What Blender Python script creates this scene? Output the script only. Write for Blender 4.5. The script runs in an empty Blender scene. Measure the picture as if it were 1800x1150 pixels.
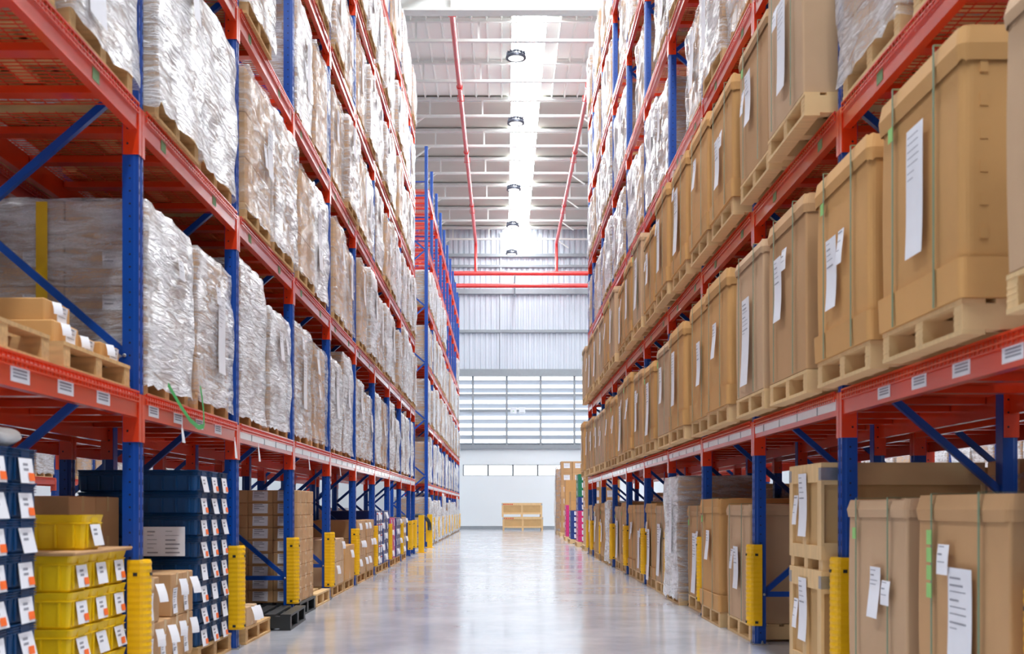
import bpy, math, random
from mathutils import Vector, Matrix

sc = bpy.context.scene
COL = sc.collection
R = math.radians
rng = random.Random(11)

# ------------------------------------------------------------------ camera, world, light, exposure
F = 2000.0            # focal length in pixels of an 1800 px wide frame
CAM_Z = 1.15
cam_d = bpy.data.cameras.new('camera')
cam = bpy.data.objects.new('camera', cam_d)
COL.objects.link(cam)
cam.location = (0, 0, CAM_Z)
cam.rotation_euler = (R(90), 0, 0)
cam_d.sensor_width = 36.0
cam_d.sensor_fit = 'HORIZONTAL'
cam_d.lens = 36.0 * F / 1800.0
cam_d.shift_x = 16.0 / 1800.0
cam_d.shift_y = 317.0 / 1800.0
cam_d.clip_end = 300
cam_d.dof.use_dof = True
cam_d.dof.focus_distance = 19.0
cam_d.dof.aperture_fstop = 3.2
sc.camera = cam

w = bpy.data.worlds.new('world')
sc.world = w
w.use_nodes = True
bg = w.node_tree.nodes['Background']
bg.inputs['Color'].default_value = (0.86, 0.93, 1.0, 1)
bg.inputs['Strength'].default_value = 0.06

SKYLIGHT = 24.0       # daylight through the translucent roof strips
LOUVRE = 1.0          # daylight between the louvre blades
vs = sc.view_settings
vs.view_transform = 'Standard'
vs.look = 'None'
vs.gamma = 1.0
vs.use_curve_mapping = False
vs.exposure = 0.52
sc.display_settings.display_device = 'sRGB'
cy = sc.cycles
cy.max_bounces = 7
cy.diffuse_bounces = 4
cy.glossy_bounces = 3
cy.transparent_max_bounces = 8
cy.transmission_bounces = 2
cy.caustics_reflective = False
cy.caustics_refractive = False
cy.sample_clamp_indirect = 6.0

# ------------------------------------------------------------------ measured layout
XL, XR = 2.16, 2.106                    # aisle faces of the two racks (left one at -XL)
DL, DR = 2.477, 2.457                   # bay pitch
Y0L, Y0R = 6.74 - 2.477, 7.06 - 2.457   # near face of the first upright
NB = 9                                  # whole bays, then one half bay
HALF = 1.30
Y2 = 32.75                              # first upright of the block past the cross aisle
TOPL = [1.822 + 1.703 * k for k in range(6)]   # beam tops
TOPR = [1.868 + 1.770 * k for k in range(6)]
POST_H = 11.55
PW = 0.10                               # post width along the aisle
PD = 0.095                              # post depth
RACKD = 1.09                            # rack depth
WALL_Y = 59.5
ORD = ['first', 'second', 'third', 'fourth', 'fifth', 'sixth', 'seventh', 'eighth', 'ninth', 'tenth', 'eleventh', 'twelfth']

def seen(x0, x1, y0, y1, z0, z1, margin=70):
    """whether a box reaches the photograph's frame (with a margin for a step to the side)"""
    us, vs_ = [], []
    y0 = max(y0, 0.3)
    if y1 <= 0.3:
        return False
    for x in (x0, x1):
        for y in (y0, y1):
            for z in (z0, z1):
                us.append(884 + F * x / y)
                vs_.append(892 - F * (z - CAM_Z) / y)
    return max(us) > -margin and min(us) < 1800 + margin and max(vs_) > -margin and min(vs_) < 1150 + margin

# ------------------------------------------------------------------ materials
def lin(r, g, b):
    f = lambda c: (c / 255 / 12.92) if c / 255 <= 0.04045 else ((c / 255 + 0.055) / 1.055) ** 2.4
    return (f(r), f(g), f(b), 1)

def new_mat(name):
    m = bpy.data.materials.new(name)
    m.use_nodes = True
    nt = m.node_tree
    return m, nt, nt.nodes['Principled BSDF']

def mat(name, rgb, rough=0.5, metal=0.0, var=0.06, scale=8.0, bump=0.0, spec=0.5, stretch=(1, 1, 1), coat=0.0, obvar=0.0):
    m, nt, b = new_mat(name)
    N, L = nt.nodes, nt.links
    c = lin(*rgb)
    b.inputs['Roughness'].default_value = rough
    b.inputs['Metallic'].default_value = metal
    b.inputs['Specular IOR Level'].default_value = spec
    b.inputs['Coat Weight'].default_value = coat
    b.inputs['Coat Roughness'].default_value = 0.15
    tc = N.new('ShaderNodeTexCoord')
    mp = N.new('ShaderNodeMapping')
    mp.inputs['Scale'].default_value = stretch
    L.new(tc.outputs['Object'], mp.inputs['Vector'])
    nz = N.new('ShaderNodeTexNoise')
    nz.inputs['Scale'].default_value = scale
    nz.inputs['Detail'].default_value = 4
    L.new(mp.outputs['Vector'], nz.inputs['Vector'])
    hsv = N.new('ShaderNodeHueSaturation')
    hsv.inputs['Color'].default_value = c
    mr = N.new('ShaderNodeMapRange')
    mr.inputs['From Min'].default_value = 0.3
    mr.inputs['From Max'].default_value = 0.7
    mr.inputs['To Min'].default_value = 1 - var
    mr.inputs['To Max'].default_value = 1 + var
    L.new(nz.outputs['Fac'], mr.inputs['Value'])
    val = mr.outputs['Result']
    if obvar:
        oi = N.new('ShaderNodeObjectInfo')
        m2 = N.new('ShaderNodeMapRange')
        m2.inputs['To Min'].default_value = 1 - obvar
        m2.inputs['To Max'].default_value = 1 + obvar
        L.new(oi.outputs['Random'], m2.inputs['Value'])
        mu = N.new('ShaderNodeMath')
        mu.operation = 'MULTIPLY'
        L.new(val, mu.inputs[0])
        L.new(m2.outputs['Result'], mu.inputs[1])
        val = mu.outputs[0]
    L.new(val, hsv.inputs['Value'])
    L.new(hsv.outputs['Color'], b.inputs['Base Color'])
    if bump:
        bp = N.new('ShaderNodeBump')
        bp.inputs['Strength'].default_value = bump
        bp.inputs['Distance'].default_value = 0.01
        L.new(nz.outputs['Fac'], bp.inputs['Height'])
        L.new(bp.outputs['Normal'], b.inputs['Normal'])
    return m

def emit(name, rgb, strength, base=(1, 1, 1)):
    m, nt, b = new_mat(name)
    b.inputs['Base Color'].default_value = (*base, 1)
    b.inputs['Emission Color'].default_value = (*rgb, 1)
    b.inputs['Emission Strength'].default_value = strength
    b.inputs['Roughness'].default_value = 0.4
    nz = nt.nodes.new('ShaderNodeTexNoise')
    nz.inputs['Scale'].default_value = 0.6
    mr = nt.nodes.new('ShaderNodeMapRange')
    mr.inputs['To Min'].default_value = strength * 0.94
    mr.inputs['To Max'].default_value = strength * 1.06
    nt.links.new(nz.outputs['Fac'], mr.inputs['Value'])
    nt.links.new(mr.outputs['Result'], b.inputs['Emission Strength'])
    return m

def film_mat(name, lo, hi, angle, gl=0.5, tint=(240, 240, 244)):
    """stretch film: clear between its folds, milky and shiny along them"""
    m, nt, b = new_mat(name)
    N, L = nt.nodes, nt.links
    b.inputs['Base Color'].default_value = lin(*tint)
    b.inputs['Roughness'].default_value = 0.14
    b.inputs['Specular IOR Level'].default_value = 1.0
    tc = N.new('ShaderNodeTexCoord')
    oi = N.new('ShaderNodeObjectInfo')
    ad = N.new('ShaderNodeVectorMath')
    ad.operation = 'ADD'
    sh = N.new('ShaderNodeMath')
    sh.operation = 'MULTIPLY'
    sh.inputs[1].default_value = 37.0
    L.new(oi.outputs['Random'], sh.inputs[0])
    L.new(tc.outputs['Object'], ad.inputs[0])
    L.new(sh.outputs[0], ad.inputs[1])
    mp = N.new('ShaderNodeMapping')
    mp.inputs['Rotation'].default_value = (R(angle), 0, 0)
    mp.inputs['Scale'].default_value = (3.0, 3.0, 17.0)
    L.new(ad.outputs[0], mp.inputs['Vector'])
    n1 = N.new('ShaderNodeTexNoise')
    n1.inputs['Scale'].default_value = 1.3
    n1.inputs['Detail'].default_value = 5
    n1.inputs['Roughness'].default_value = 0.65
    n1.inputs['Distortion'].default_value = 0.7
    L.new(mp.outputs['Vector'], n1.inputs['Vector'])
    n2 = N.new('ShaderNodeTexNoise')
    n2.inputs['Scale'].default_value = 2.6
    n2.inputs['Detail'].default_value = 2
    L.new(ad.outputs[0], n2.inputs['Vector'])
    mix = N.new('ShaderNodeMath')
    mix.operation = 'MULTIPLY_ADD'
    mix.inputs[1].default_value = 0.55
    L.new(n2.outputs['Fac'], mix.inputs[0])
    L.new(n1.outputs['Fac'], mix.inputs[2])
    mr = N.new('ShaderNodeMapRange')
    mr.inputs['From Min'].default_value = 0.68
    mr.inputs['From Max'].default_value = 0.88
    mr.inputs['To Min'].default_value = lo
    mr.inputs['To Max'].default_value = hi
    L.new(mix.outputs[0], mr.inputs['Value'])
    bp = N.new('ShaderNodeBump')
    bp.inputs['Strength'].default_value = 1.0
    bp.inputs['Distance'].default_value = 0.05
    L.new(n1.outputs['Fac'], bp.inputs['Height'])
    L.new(bp.outputs['Normal'], b.inputs['Normal'])
    # glancing views see the sheen of the film, square-on views look through it
    lw = N.new('ShaderNodeLayerWeight')
    lw.inputs['Blend'].default_value = 0.42
    L.new(bp.outputs['Normal'], lw.inputs['Normal'])
    sheen = N.new('ShaderNodeMath')
    sheen.operation = 'MULTIPLY'
    sheen.inputs[1].default_value = gl
    L.new(lw.outputs['Facing'], sheen.inputs[0])
    wt = N.new('ShaderNodeMath')
    wt.operation = 'MULTIPLY_ADD'
    wt.inputs[1].default_value = 0.9
    wt.inputs[2].default_value = 0.38
    L.new(lw.outputs['Facing'], wt.inputs[0])
    mk = N.new('ShaderNodeMath')
    mk.operation = 'MULTIPLY'
    L.new(mr.outputs['Result'], mk.inputs[0])
    L.new(wt.outputs[0], mk.inputs[1])
    mx = N.new('ShaderNodeMath')
    mx.operation = 'ADD'
    mx.use_clamp = True
    L.new(mk.outputs[0], mx.inputs[0])
    L.new(sheen.outputs[0], mx.inputs[1])
    tr = N.new('ShaderNodeBsdfTransparent')
    ms = N.new('ShaderNodeMixShader')
    L.new(mx.outputs[0], ms.inputs['Fac'])
    L.new(tr.outputs[0], ms.inputs[1])
    L.new(b.outputs[0], ms.inputs[2])
    L.new(ms.outputs[0], N['Material Output'].inputs['Surface'])
    return m

def floor_mat():
    m, nt, b = new_mat('polished_concrete')
    N, L = nt.nodes, nt.links
    tc = N.new('ShaderNodeTexCoord')
    n1 = N.new('ShaderNodeTexNoise')
    n1.inputs['Scale'].default_value = 0.8
    n1.inputs['Detail'].default_value = 8
    n1.inputs['Roughness'].default_value = 0.65
    L.new(tc.outputs['Object'], n1.inputs['Vector'])
    cr = N.new('ShaderNodeValToRGB')
    cr.color_ramp.elements[0].position = 0.3
    cr.color_ramp.elements[0].color = lin(166, 168, 178)
    cr.color_ramp.elements[1].position = 0.75
    cr.color_ramp.elements[1].color = lin(206, 208, 214)
    L.new(n1.outputs['Fac'], cr.inputs['Fac'])
    L.new(cr.outputs['Color'], b.inputs['Base Color'])
    mr = N.new('ShaderNodeMapRange')
    mr.inputs['To Min'].default_value = 0.07
    mr.inputs['To Max'].default_value = 0.22
    L.new(n1.outputs['Fac'], mr.inputs['Value'])
    L.new(mr.outputs['Result'], b.inputs['Roughness'])
    b.inputs['Specular IOR Level'].default_value = 0.75
    mp = N.new('ShaderNodeMapping')
    mp.inputs['Scale'].default_value = (3.0, 1.2, 1)
    L.new(tc.outputs['Object'], mp.inputs['Vector'])
    n2 = N.new('ShaderNodeTexNoise')
    n2.inputs['Scale'].default_value = 2.2
    n2.inputs['Detail'].default_value = 3
    L.new(mp.outputs['Vector'], n2.inputs['Vector'])
    bp = N.new('ShaderNodeBump')
    bp.inputs['Strength'].default_value = 0.05
    bp.inputs['Distance'].default_value = 0.02
    L.new(n2.outputs['Fac'], bp.inputs['Height'])
    L.new(bp.outputs['Normal'], b.inputs['Normal'])
    return m

M = dict(
    orange=mat('orange_paint', (224, 58, 12), 0.32, var=0.05, scale=5, coat=0.9),
    blue=mat('blue_paint', (0, 68, 158), 0.33, var=0.06, scale=5, coat=0.2),
    hole_shade=mat('painted_hole_dark', (14, 20, 38), 0.8),  # shade inside punched holes, painted on flat faces
    steel=mat('galvanised_steel', (176, 180, 184), 0.35, 0.8, scale=20),
    yellow=mat('yellow_plastic', (246, 188, 4), 0.4, var=0.05),
    black=mat('black_plastic', (38, 42, 44), 0.45, var=0.12),
    wood=mat('pallet_timber', (206, 164, 110), 0.75, var=0.16, scale=5, stretch=(1, 6, 6), bump=0.25, obvar=0.1),
    woodpale=mat('pale_pine', (226, 190, 138), 0.7, var=0.08, scale=2.5, stretch=(1, 9, 1.5), bump=0.15, obvar=0.05),
    card=mat('cardboard', (196, 152, 106), 0.8, var=0.05, scale=3, obvar=0.09),
    cardgold=mat('golden_cardboard', (208, 156, 94), 0.72, var=0.05, scale=3, obvar=0.06),
    plywood=mat('plywood_panel', (206, 166, 112), 0.75, var=0.08, scale=3, obvar=0.04),
    cardpale=mat('pale_cardboard', (204, 168, 132), 0.8, var=0.04, scale=3, obvar=0.05),
    tape=mat('carton_tape', (214, 180, 132), 0.25, var=0.05),
    paper=mat('white_paper', (238, 238, 244), 0.7, var=0.02, scale=10),
    ink=mat('grey_print', (150, 150, 160), 0.8, var=0.1, scale=60),
    sticker=mat('orange_sticker', (255, 112, 40), 0.5),
    green=mat('green_sticker', (150, 205, 120), 0.6),
    strapg=mat('grey_green_strap', (122, 142, 112), 0.4, var=0.05),
    greenstrap=mat('green_strap', (40, 176, 84), 0.35),
    yellowtape=mat('yellow_tape', (214, 170, 20), 0.35),
    bluecrate=mat('blue_crate_plastic', (8, 64, 112), 0.38, var=0.1, obvar=0.25),
    yellowcrate=mat('yellow_crate_plastic', (238, 196, 8), 0.42, var=0.08),
    pink=mat('magenta_print', (214, 40, 118), 0.5),
    navy=mat('navy_print', (28, 58, 128), 0.5, obvar=0.1),
    greenbox=mat('green_print', (22, 120, 84), 0.5),
    red=mat('red_pipe_paint', (222, 52, 50), 0.35, coat=0.2),
    redprint=mat('red_print', (214, 60, 50), 0.6),
    white=mat('white_paint', (232, 236, 240), 0.5, var=0.02),
    cloth=mat('white_cloth', (232, 230, 226), 0.85, var=0.04, bump=0.3),
    holder=mat('white_label_holder', (252, 252, 253), 0.25, var=0.02, scale=14, spec=1.0, coat=1.0),
    palegreen=mat('pale_green_label', (120, 160, 112), 0.5),
    grey=mat('grey_steel_paint', (150, 156, 162), 0.5, var=0.04),
    midgrey=mat('cool_grey_cladding', (206, 212, 222), 0.45, var=0.03, scale=1),
    wall=mat('white_wall', (238, 244, 248), 0.6, var=0.015, scale=0.6),
    roofw=mat('white_roof_sheet', (250, 253, 247), 0.5, var=0.03, scale=0.7),
    roofg=mat('shade_grey_roof_sheet', (190, 188, 178), 0.7, var=0.05, scale=0.5),  # far roof gets less light; that shade is put into the grey
    chord=mat('white_truss_paint', (228, 230, 226), 0.5, var=0.02),
    lampbody=mat('dark_lamp_casting', (72, 76, 88), 0.4, 0.3),
    skylight=emit('translucent_skylight', (0.93, 0.97, 1.0), SKYLIGHT),
    louvrelight=emit('daylight_behind_louvres', (0.92, 0.98, 1.0), LOUVRE),
    pane=emit('daylit_window_pane', (0.93, 0.98, 1.0), 1.25),
    lens=emit('lamp_lens', (1, 1, 1), 1.3),
    film=film_mat('dense_stretch_film', 0.10, 0.80, -32, 0.7),
    film2=film_mat('medium_stretch_film', 0.05, 0.6, 24, 0.5),
    film3=film_mat('thin_stretch_film', 0.02, 0.42, -12, 0.25),
    film4=film_mat('creased_stretch_film', 0.12, 0.85, 74, 0.7),
    floor=floor_mat(),
)

# ------------------------------------------------------------------ mesh helpers
class MB:
    def __init__(s):
        s.v, s.f, s.m = [], [], []
    def quad(s, pts, m=0):
        n = len(s.v)
        s.v += [tuple(p) for p in pts]
        s.f.append(tuple(range(n, n + len(pts))))
        s.m.append(m)
    def box(s, x0, x1, y0, y1, z0, z1, m=0, mx=None):
        n = len(s.v)
        p = [(x0, y0, z0), (x1, y0, z0), (x1, y1, z0), (x0, y1, z0), (x0, y0, z1), (x1, y0, z1), (x1, y1, z1), (x0, y1, z1)]
        if mx is not None:
            p = [tuple(mx @ Vector(q)) for q in p]
        s.v += p
        for f in ((0, 3, 2, 1), (4, 5, 6, 7), (0, 1, 5, 4), (1, 2, 6, 5), (2, 3, 7, 6), (3, 0, 4, 7)):
            s.f.append(tuple(n + i for i in f))
            s.m.append(m)
    def bar(s, a, b, wx, wz, m=0):
        """a square bar from a to b, wx and wz its two widths"""
        a, b = Vector(a), Vector(b)
        d = b - a
        q = d.to_track_quat('Z', 'Y').to_matrix().to_4x4()
        s.box(-wx / 2, wx / 2, -wz / 2, wz / 2, 0, d.length, m, Matrix.Translation(a) @ q)
    def tube(s, pts, r, n=8, m=0, caps=True):
        pts = [Vector(p) for p in pts]
        base = len(s.v)
        for i, p in enumerate(pts):
            d = (pts[min(i + 1, len(pts) - 1)] - pts[max(i - 1, 0)]).normalized()
            up = Vector((0, 0, 1)) if abs(d.z) < 0.9 else Vector((0, 1, 0))
            u = d.cross(up).normalized()
            v = u.cross(d).normalized()
            for k in range(n):
                a = 2 * math.pi * k / n
                s.v.append(tuple(p + (u * math.cos(a) + v * math.sin(a)) * r))
        for i in range(len(pts) - 1):
            for k in range(n):
                s.f.append((base + i * n + k, base + i * n + (k + 1) % n, base + (i + 1) * n + (k + 1) % n, base + (i + 1) * n + k))
                s.m.append(m)
        if caps:
            s.f.append(tuple(base + k for k in range(n)))
            s.f.append(tuple(base + (len(pts) - 1) * n + k for k in reversed(range(n))))
            s.m += [m, m]
    def loft(s, rings, m=0, cap0=True, cap1=True):
        base = len(s.v)
        n = len(rings[0])
        for r in rings:
            s.v += [tuple(p) for p in r]
        for i in range(len(rings) - 1):
            for k in range(n):
                s.f.append((base + i * n + k, base + i * n + (k + 1) % n, base + (i + 1) * n + (k + 1) % n, base + (i + 1) * n + k))
                s.m.append(m)
        if cap0:
            s.f.append(tuple(base + k for k in reversed(range(n))))
            s.m.append(m)
        if cap1:
            s.f.append(tuple(base + (len(rings) - 1) * n + k for k in range(n)))
            s.m.append(m)
    def lathe(s, prof, n=24, m=0):
        s.loft([[(r * math.cos(2 * math.pi * k / n), r * math.sin(2 * math.pi * k / n), z) for k in range(n)] for r, z in prof], m)
    def disc(s, c, ax, r, n=8, m=0):
        """a flat disc painted dark, as the shade inside small punched holes; ax the axis it faces"""
        pts = []
        for k in range(n):
            a = 2 * math.pi * k / n
            u, v = r * math.cos(a), r * math.sin(a)
            if ax == 'x':
                pts.append((c[0], c[1] + u, c[2] + v))
            elif ax == '-x':
                pts.append((c[0], c[1] - u, c[2] + v))
            else:
                pts.append((c[0] + u, c[1], c[2] + v))
        s.quad(pts, m)
    def mesh(s, name, *mats, smooth=False):
        me = bpy.data.meshes.new(name)
        me.from_pydata(s.v, [], s.f)
        for k in mats:
            me.materials.append(M[k])
        me.polygons.foreach_set('material_index', s.m)
        if smooth:
            me.polygons.foreach_set('use_smooth', [True] * len(s.f))
        me.update()
        return me

def rrect(wx, wy, r, z, n=5, cx=0, cy=0):
    """a rounded rectangle, wx by wy"""
    out = []
    for sx, sy, a0 in ((1, 1, 0), (-1, 1, 90), (-1, -1, 180), (1, -1, 270)):
        for k in range(n + 1):
            a = R(a0 + 90 * k / n)
            out.append((cx + sx * (wx / 2 - r) + r * math.cos(a), cy + sy * (wy / 2 - r) + r * math.sin(a), z))
    return out

def props(o, label, cat, group=None, kind='thing'):
    o['label'] = label
    o['category'] = cat
    o['kind'] = kind
    if group:
        o['group'] = group
    return o

def ob(name, me, parent=None, loc=(0, 0, 0), rot=(0, 0, 0), scale=(1, 1, 1), label=None):
    o = bpy.data.objects.new(name, me)
    COL.objects.link(o)
    o.location = loc
    o.rotation_euler = rot
    o.scale = scale
    if parent is not None:
        o.parent = parent
    if label:
        o['label'] = label
    return o

def struct(name, me, loc=(0, 0, 0)):
    o = ob(name, me, None, loc)
    o['kind'] = 'structure'
    return o

def thing(name, parts, label, cat, loc=(0, 0, 0), rz=0.0, scale=(1, 1, 1), group=None):
    """parts: a mesh (the thing is that one mesh) or a list of (name, mesh, loc, rot, scale, label, subparts)"""
    if isinstance(parts, bpy.types.Mesh):
        o = ob(name, parts, None, loc, (0, 0, rz), scale)
        return props(o, label, cat, group)
    o = ob(name, None, None, loc, (0, 0, rz), scale)
    o.empty_display_size = 0.1
    props(o, label, cat, group)
    addparts(o, parts)
    return o

def addparts(o, parts):
    for p in parts:
        p = list(p) + [None] * (7 - len(p))
        c = ob(p[0], p[1], o, p[2] or (0, 0, 0), p[3] or (0, 0, 0), p[4] or (1, 1, 1), p[5])
        if p[6]:
            addparts(c, p[6])

# ------------------------------------------------------------------ the setting
def setting():
    b = MB()
    b.box(-16, 16, -12, WALL_Y + 0.3, -0.3, 0)
    struct('floor', b.mesh('floor', 'floor'))

    # far wall: white masonry below, with a band of panes
    b = MB()
    for x0, x1, z0, z1 in ((-16, 16, 0, 2.79), (-16, 16, 3.38, 4.22), (-16, -2.10, 2.79, 3.38), (4.45, 16, 2.79, 3.38)):
        b.box(x0, x1, WALL_Y, WALL_Y + 0.25, z0, z1)
    struct('wall_back', b.mesh('wall', 'wall'))
    b = MB()
    b.box(-16, 16, WALL_Y - 0.03, WALL_Y, 0, 0.17)
    struct('baseboard_back', b.mesh('baseboard', 'grey'))
    for i, x0 in enumerate((-2.06, -0.76, 0.54, 1.84, 3.14)):
        b = MB()
        b.quad([(x0 + 0.03, WALL_Y + 0.08, 2.8), (x0 + 1.25, WALL_Y + 0.08, 2.8), (x0 + 1.25, WALL_Y + 0.08, 3.37), (x0 + 0.03, WALL_Y + 0.08, 3.37)])
        o = struct('window_%d' % (i + 1), b.mesh('pane', 'pane'))
        b = MB()
        for x in (x0 - 0.01, x0 + 1.26):
            b.box(x - 0.02, x + 0.03, WALL_Y + 0.01, WALL_Y + 0.12, 2.79, 3.38)
        b.box(x0, x0 + 1.28, WALL_Y + 0.01, WALL_Y + 0.12, 2.79, 2.82)
        b.box(x0, x0 + 1.28, WALL_Y + 0.01, WALL_Y + 0.12, 3.35, 3.38)
        ob('window_frame', b.mesh('window_frame', 'grey'), o)

    # louvred opening: slanting blades before daylight
    b = MB()
    b.quad([(-16, WALL_Y + 0.75, 4.1), (16, WALL_Y + 0.75, 4.1), (16, WALL_Y + 0.75, 8.2), (-16, WALL_Y + 0.75, 8.2)])
    o = struct('window_6', b.mesh('louvre_daylight', 'louvrelight'))
    b = MB()
    z = 4.42
    i = 0
    while z < 8.0:
        mx = Matrix.Translation((0, WALL_Y + 0.2, z)) @ Matrix.Rotation(R(-33), 4, 'X')
        b.box(-16, 16, -0.17, 0.17, -0.012, 0.012, 0, mx)
        z += 0.41
    ob('louvre_blade', b.mesh('louvre_blade', 'midgrey'), o)
    b = MB()
    for k in range(-8, 9):
        x = 0.2 + 1.77 * k
        b.box(x - 0.05, x + 0.05, WALL_Y - 0.02, WALL_Y + 0.06, 4.2, 8.1)
    for z in (6.2, 7.02):
        b.box(-16, 16, WALL_Y - 0.01, WALL_Y + 0.05, z - 0.05, z + 0.07)
    ob('louvre_mullion', b.mesh('louvre_mullion', 'grey'), o)
    for n, (z0, z1, d) in enumerate(((4.2, 4.42, 0.14), (8.0, 8.36, 0.2))):
        b = MB()
        b.box(-16, 16, WALL_Y - d, WALL_Y + 0.1, z0, z1)
        struct('trim_%d' % (n + 1), b.mesh('trim', 'grey'))

    # corrugated cladding above
    b = MB()
    prof = []
    x = -16.0
    while x < 16:
        prof += [(x, 0), (x + 0.13, 0), (x + 0.16, 0.055), (x + 0.25, 0.055)]
        x += 0.28
    for i in range(len(prof) - 1):
        (xa, ya), (xb, yb) = prof[i], prof[i + 1]
        b.quad([(xa, WALL_Y + ya, 8.3), (xb, WALL_Y + yb, 8.3), (xb, WALL_Y + yb, 15.9), (xa, WALL_Y + ya, 15.9)])
    struct('wall_upper_back', b.mesh('cladding', 'midgrey'))
    for n, (z, h, d) in enumerate(((10.35, 0.14, 0.12), (12.42, 0.26, 0.16), (13.75, 0.12, 0.12), (14.3, 0.16, 0.2))):
        b = MB()
        b.box(-16, 16, WALL_Y - d, WALL_Y - 0.002, z - h / 2, z + h / 2)
        struct('trim_%d' % (n + 3), b.mesh('girt', 'grey'))
    b = MB()
    for x in (-8.2, -0.1, 8.0):
        b.box(x - 0.05, x + 0.05, WALL_Y - 0.08, WALL_Y - 0.002, 8.36, 15.5)
    struct('trim_7', b.mesh('wall_post', 'midgrey'))

    # side walls, far off behind the neighbouring racks
    for nm, x0, x1 in (('wall_left', -16.2, -16), ('wall_right', 16, 16.2)):
        b = MB()
        b.box(x0, x1, -12, WALL_Y + 0.3, 0, 15.9)
        struct(nm, b.mesh('wall', 'wall'))

    # roof: ribbed white sheet near, smooth sheet far with its shade painted in as grey, skylight strips between
    strips = [(-7.6, -7.2), (0.30, 1.32), (7.9, 8.3)]
    spans, x = [], -16.2
    for a, c in strips:
        spans.append((x, a))
        x = c
    spans.append((x, 16.2))
    b = MB()
    for a, c in spans:
        x = a
        while x < c - 0.01:
            x1 = min(x + 0.45, c)
            b.quad([(x, -12, 15.72), (x, 40.2, 15.72), (x1 - 0.08, 40.2, 15.72), (x1 - 0.08, -12, 15.72)])
            b.quad([(x1 - 0.08, -12, 15.72), (x1 - 0.08, 40.2, 15.72), (x1 - 0.05, 40.2, 15.60), (x1 - 0.05, -12, 15.60)])
            b.quad([(x1 - 0.05, -12, 15.60), (x1 - 0.05, 40.2, 15.60), (x1 - 0.03, 40.2, 15.60), (x1 - 0.03, -12, 15.60)])
            b.quad([(x1 - 0.03, -12, 15.60), (x1 - 0.03, 40.2, 15.60), (x1, 40.2, 15.72), (x1, -12, 15.72)])
            x = x1
    struct('ceiling', b.mesh('roof_sheet', 'roofw'))
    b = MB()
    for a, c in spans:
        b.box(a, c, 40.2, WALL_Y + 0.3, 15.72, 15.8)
    struct('ceiling_far', b.mesh('shaded_roof_sheet', 'roofg'))
    for i, (a, c) in enumerate(strips):
        b = MB()
        b.quad([(a, -12, 15.75), (c, -12, 15.75), (c, WALL_Y, 15.75), (a, WALL_Y, 15.75)])
        struct('window_%d' % (i + 7), b.mesh('skylight', 'skylight'))

    # roof trusses: two chords and upright members
    n = 8
    for y in (30.6, 33.8, 37.0, 40.3, 43.65, 47.2, 51.0, 55.0, 58.8):
        b = MB()
        b.box(-16, 16, y - 0.06, y + 0.06, 14.97, 15.05)
        zt = 15.56
        b.box(-16, 16, y - 0.05, y + 0.05, zt, zt + 0.1)
        if y > 40:
            b.box(-16, 16, y + 0.06, y + 0.10, zt - 0.02, 15.72)
        x = -15.6
        while x < 16:
            b.box(x - 0.03, x + 0.03, y - 0.035, y + 0.035, 15.05, zt)
            x += 1.86
        for s in (-1, 1):
            b.bar((s * 3.4, y, 14.55), (s * 2.75, y, 15.0), 0.05, 0.05)
        struct('trim_%d' % n, b.mesh('roof_truss', 'chord'))
        n += 1
    b = MB()
    y = 28.7
    b.box(-16, 16, y - 0.18, y + 0.18, 13.62, 13.68)
    b.box(-16, 16, y - 0.02, y + 0.02, 13.68, 14.7)
    b.box(-16, 16, y - 0.18, y + 0.18, 14.7, 14.76)
    for x in (-9.0, -1.3, 6.4):
        b.box(x - 0.012, x + 0.012, y - 0.17, y + 0.17, 13.68, 14.7)
    for x in (-15.5, 15.5):
        b.box(x - 0.2, x + 0.2, y - 0.2, y + 0.2, 0, 13.62)
    struct('trim_%d' % n, b.mesh('roof_girder', 'chord'))

setting()

# ------------------------------------------------------------------ rack pieces
def post_mesh():
    """perforated channel, front face towards +x (x from -PD to 0), near face y = 0"""
    b = MB()
    # outline of the folded section, with a groove down the aisle face
    o = [(-PD, 0), (-0.03, 0), (-0.018, 0.004), (0, 0.006), (0, 0.036), (-0.012, 0.042), (-0.012, PW - 0.042), (0, PW - 0.036), (0, PW - 0.006), (-0.018, PW - 0.004), (-0.03, PW), (-PD, PW)]
    b.loft([[(x, y, z) for x, y in o] for z in (0.008, POST_H)])
    z = 0.10
    while z < POST_H - 0.05:
        for y in (0.021, PW - 0.021):  # slots are flat dark faces, their inner shade painted on
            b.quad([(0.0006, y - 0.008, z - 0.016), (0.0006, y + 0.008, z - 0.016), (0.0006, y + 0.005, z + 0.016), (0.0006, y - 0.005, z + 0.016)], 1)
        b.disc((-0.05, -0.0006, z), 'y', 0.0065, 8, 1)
        z += 0.075
    return b.mesh('post', 'blue', 'hole_shade')

def plate_mesh():
    b = MB()
    b.box(-PD - 0.02, 0.03, -0.03, PW + 0.03, 0, 0.008)
    for x, y in ((-0.06, -0.018), (0.018, PW / 2)):
        b.lathe([(0.011, 0.008), (0.011, 0.02), (0.006, 0.02), (0.006, 0.035)], 6)
        for i in range(len(b.v) - 24, len(b.v)):
            p = b.v[i]
            b.v[i] = (p[0] + x, p[1] + y, p[2])
    return b.mesh('base_plate', 'steel')

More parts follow.
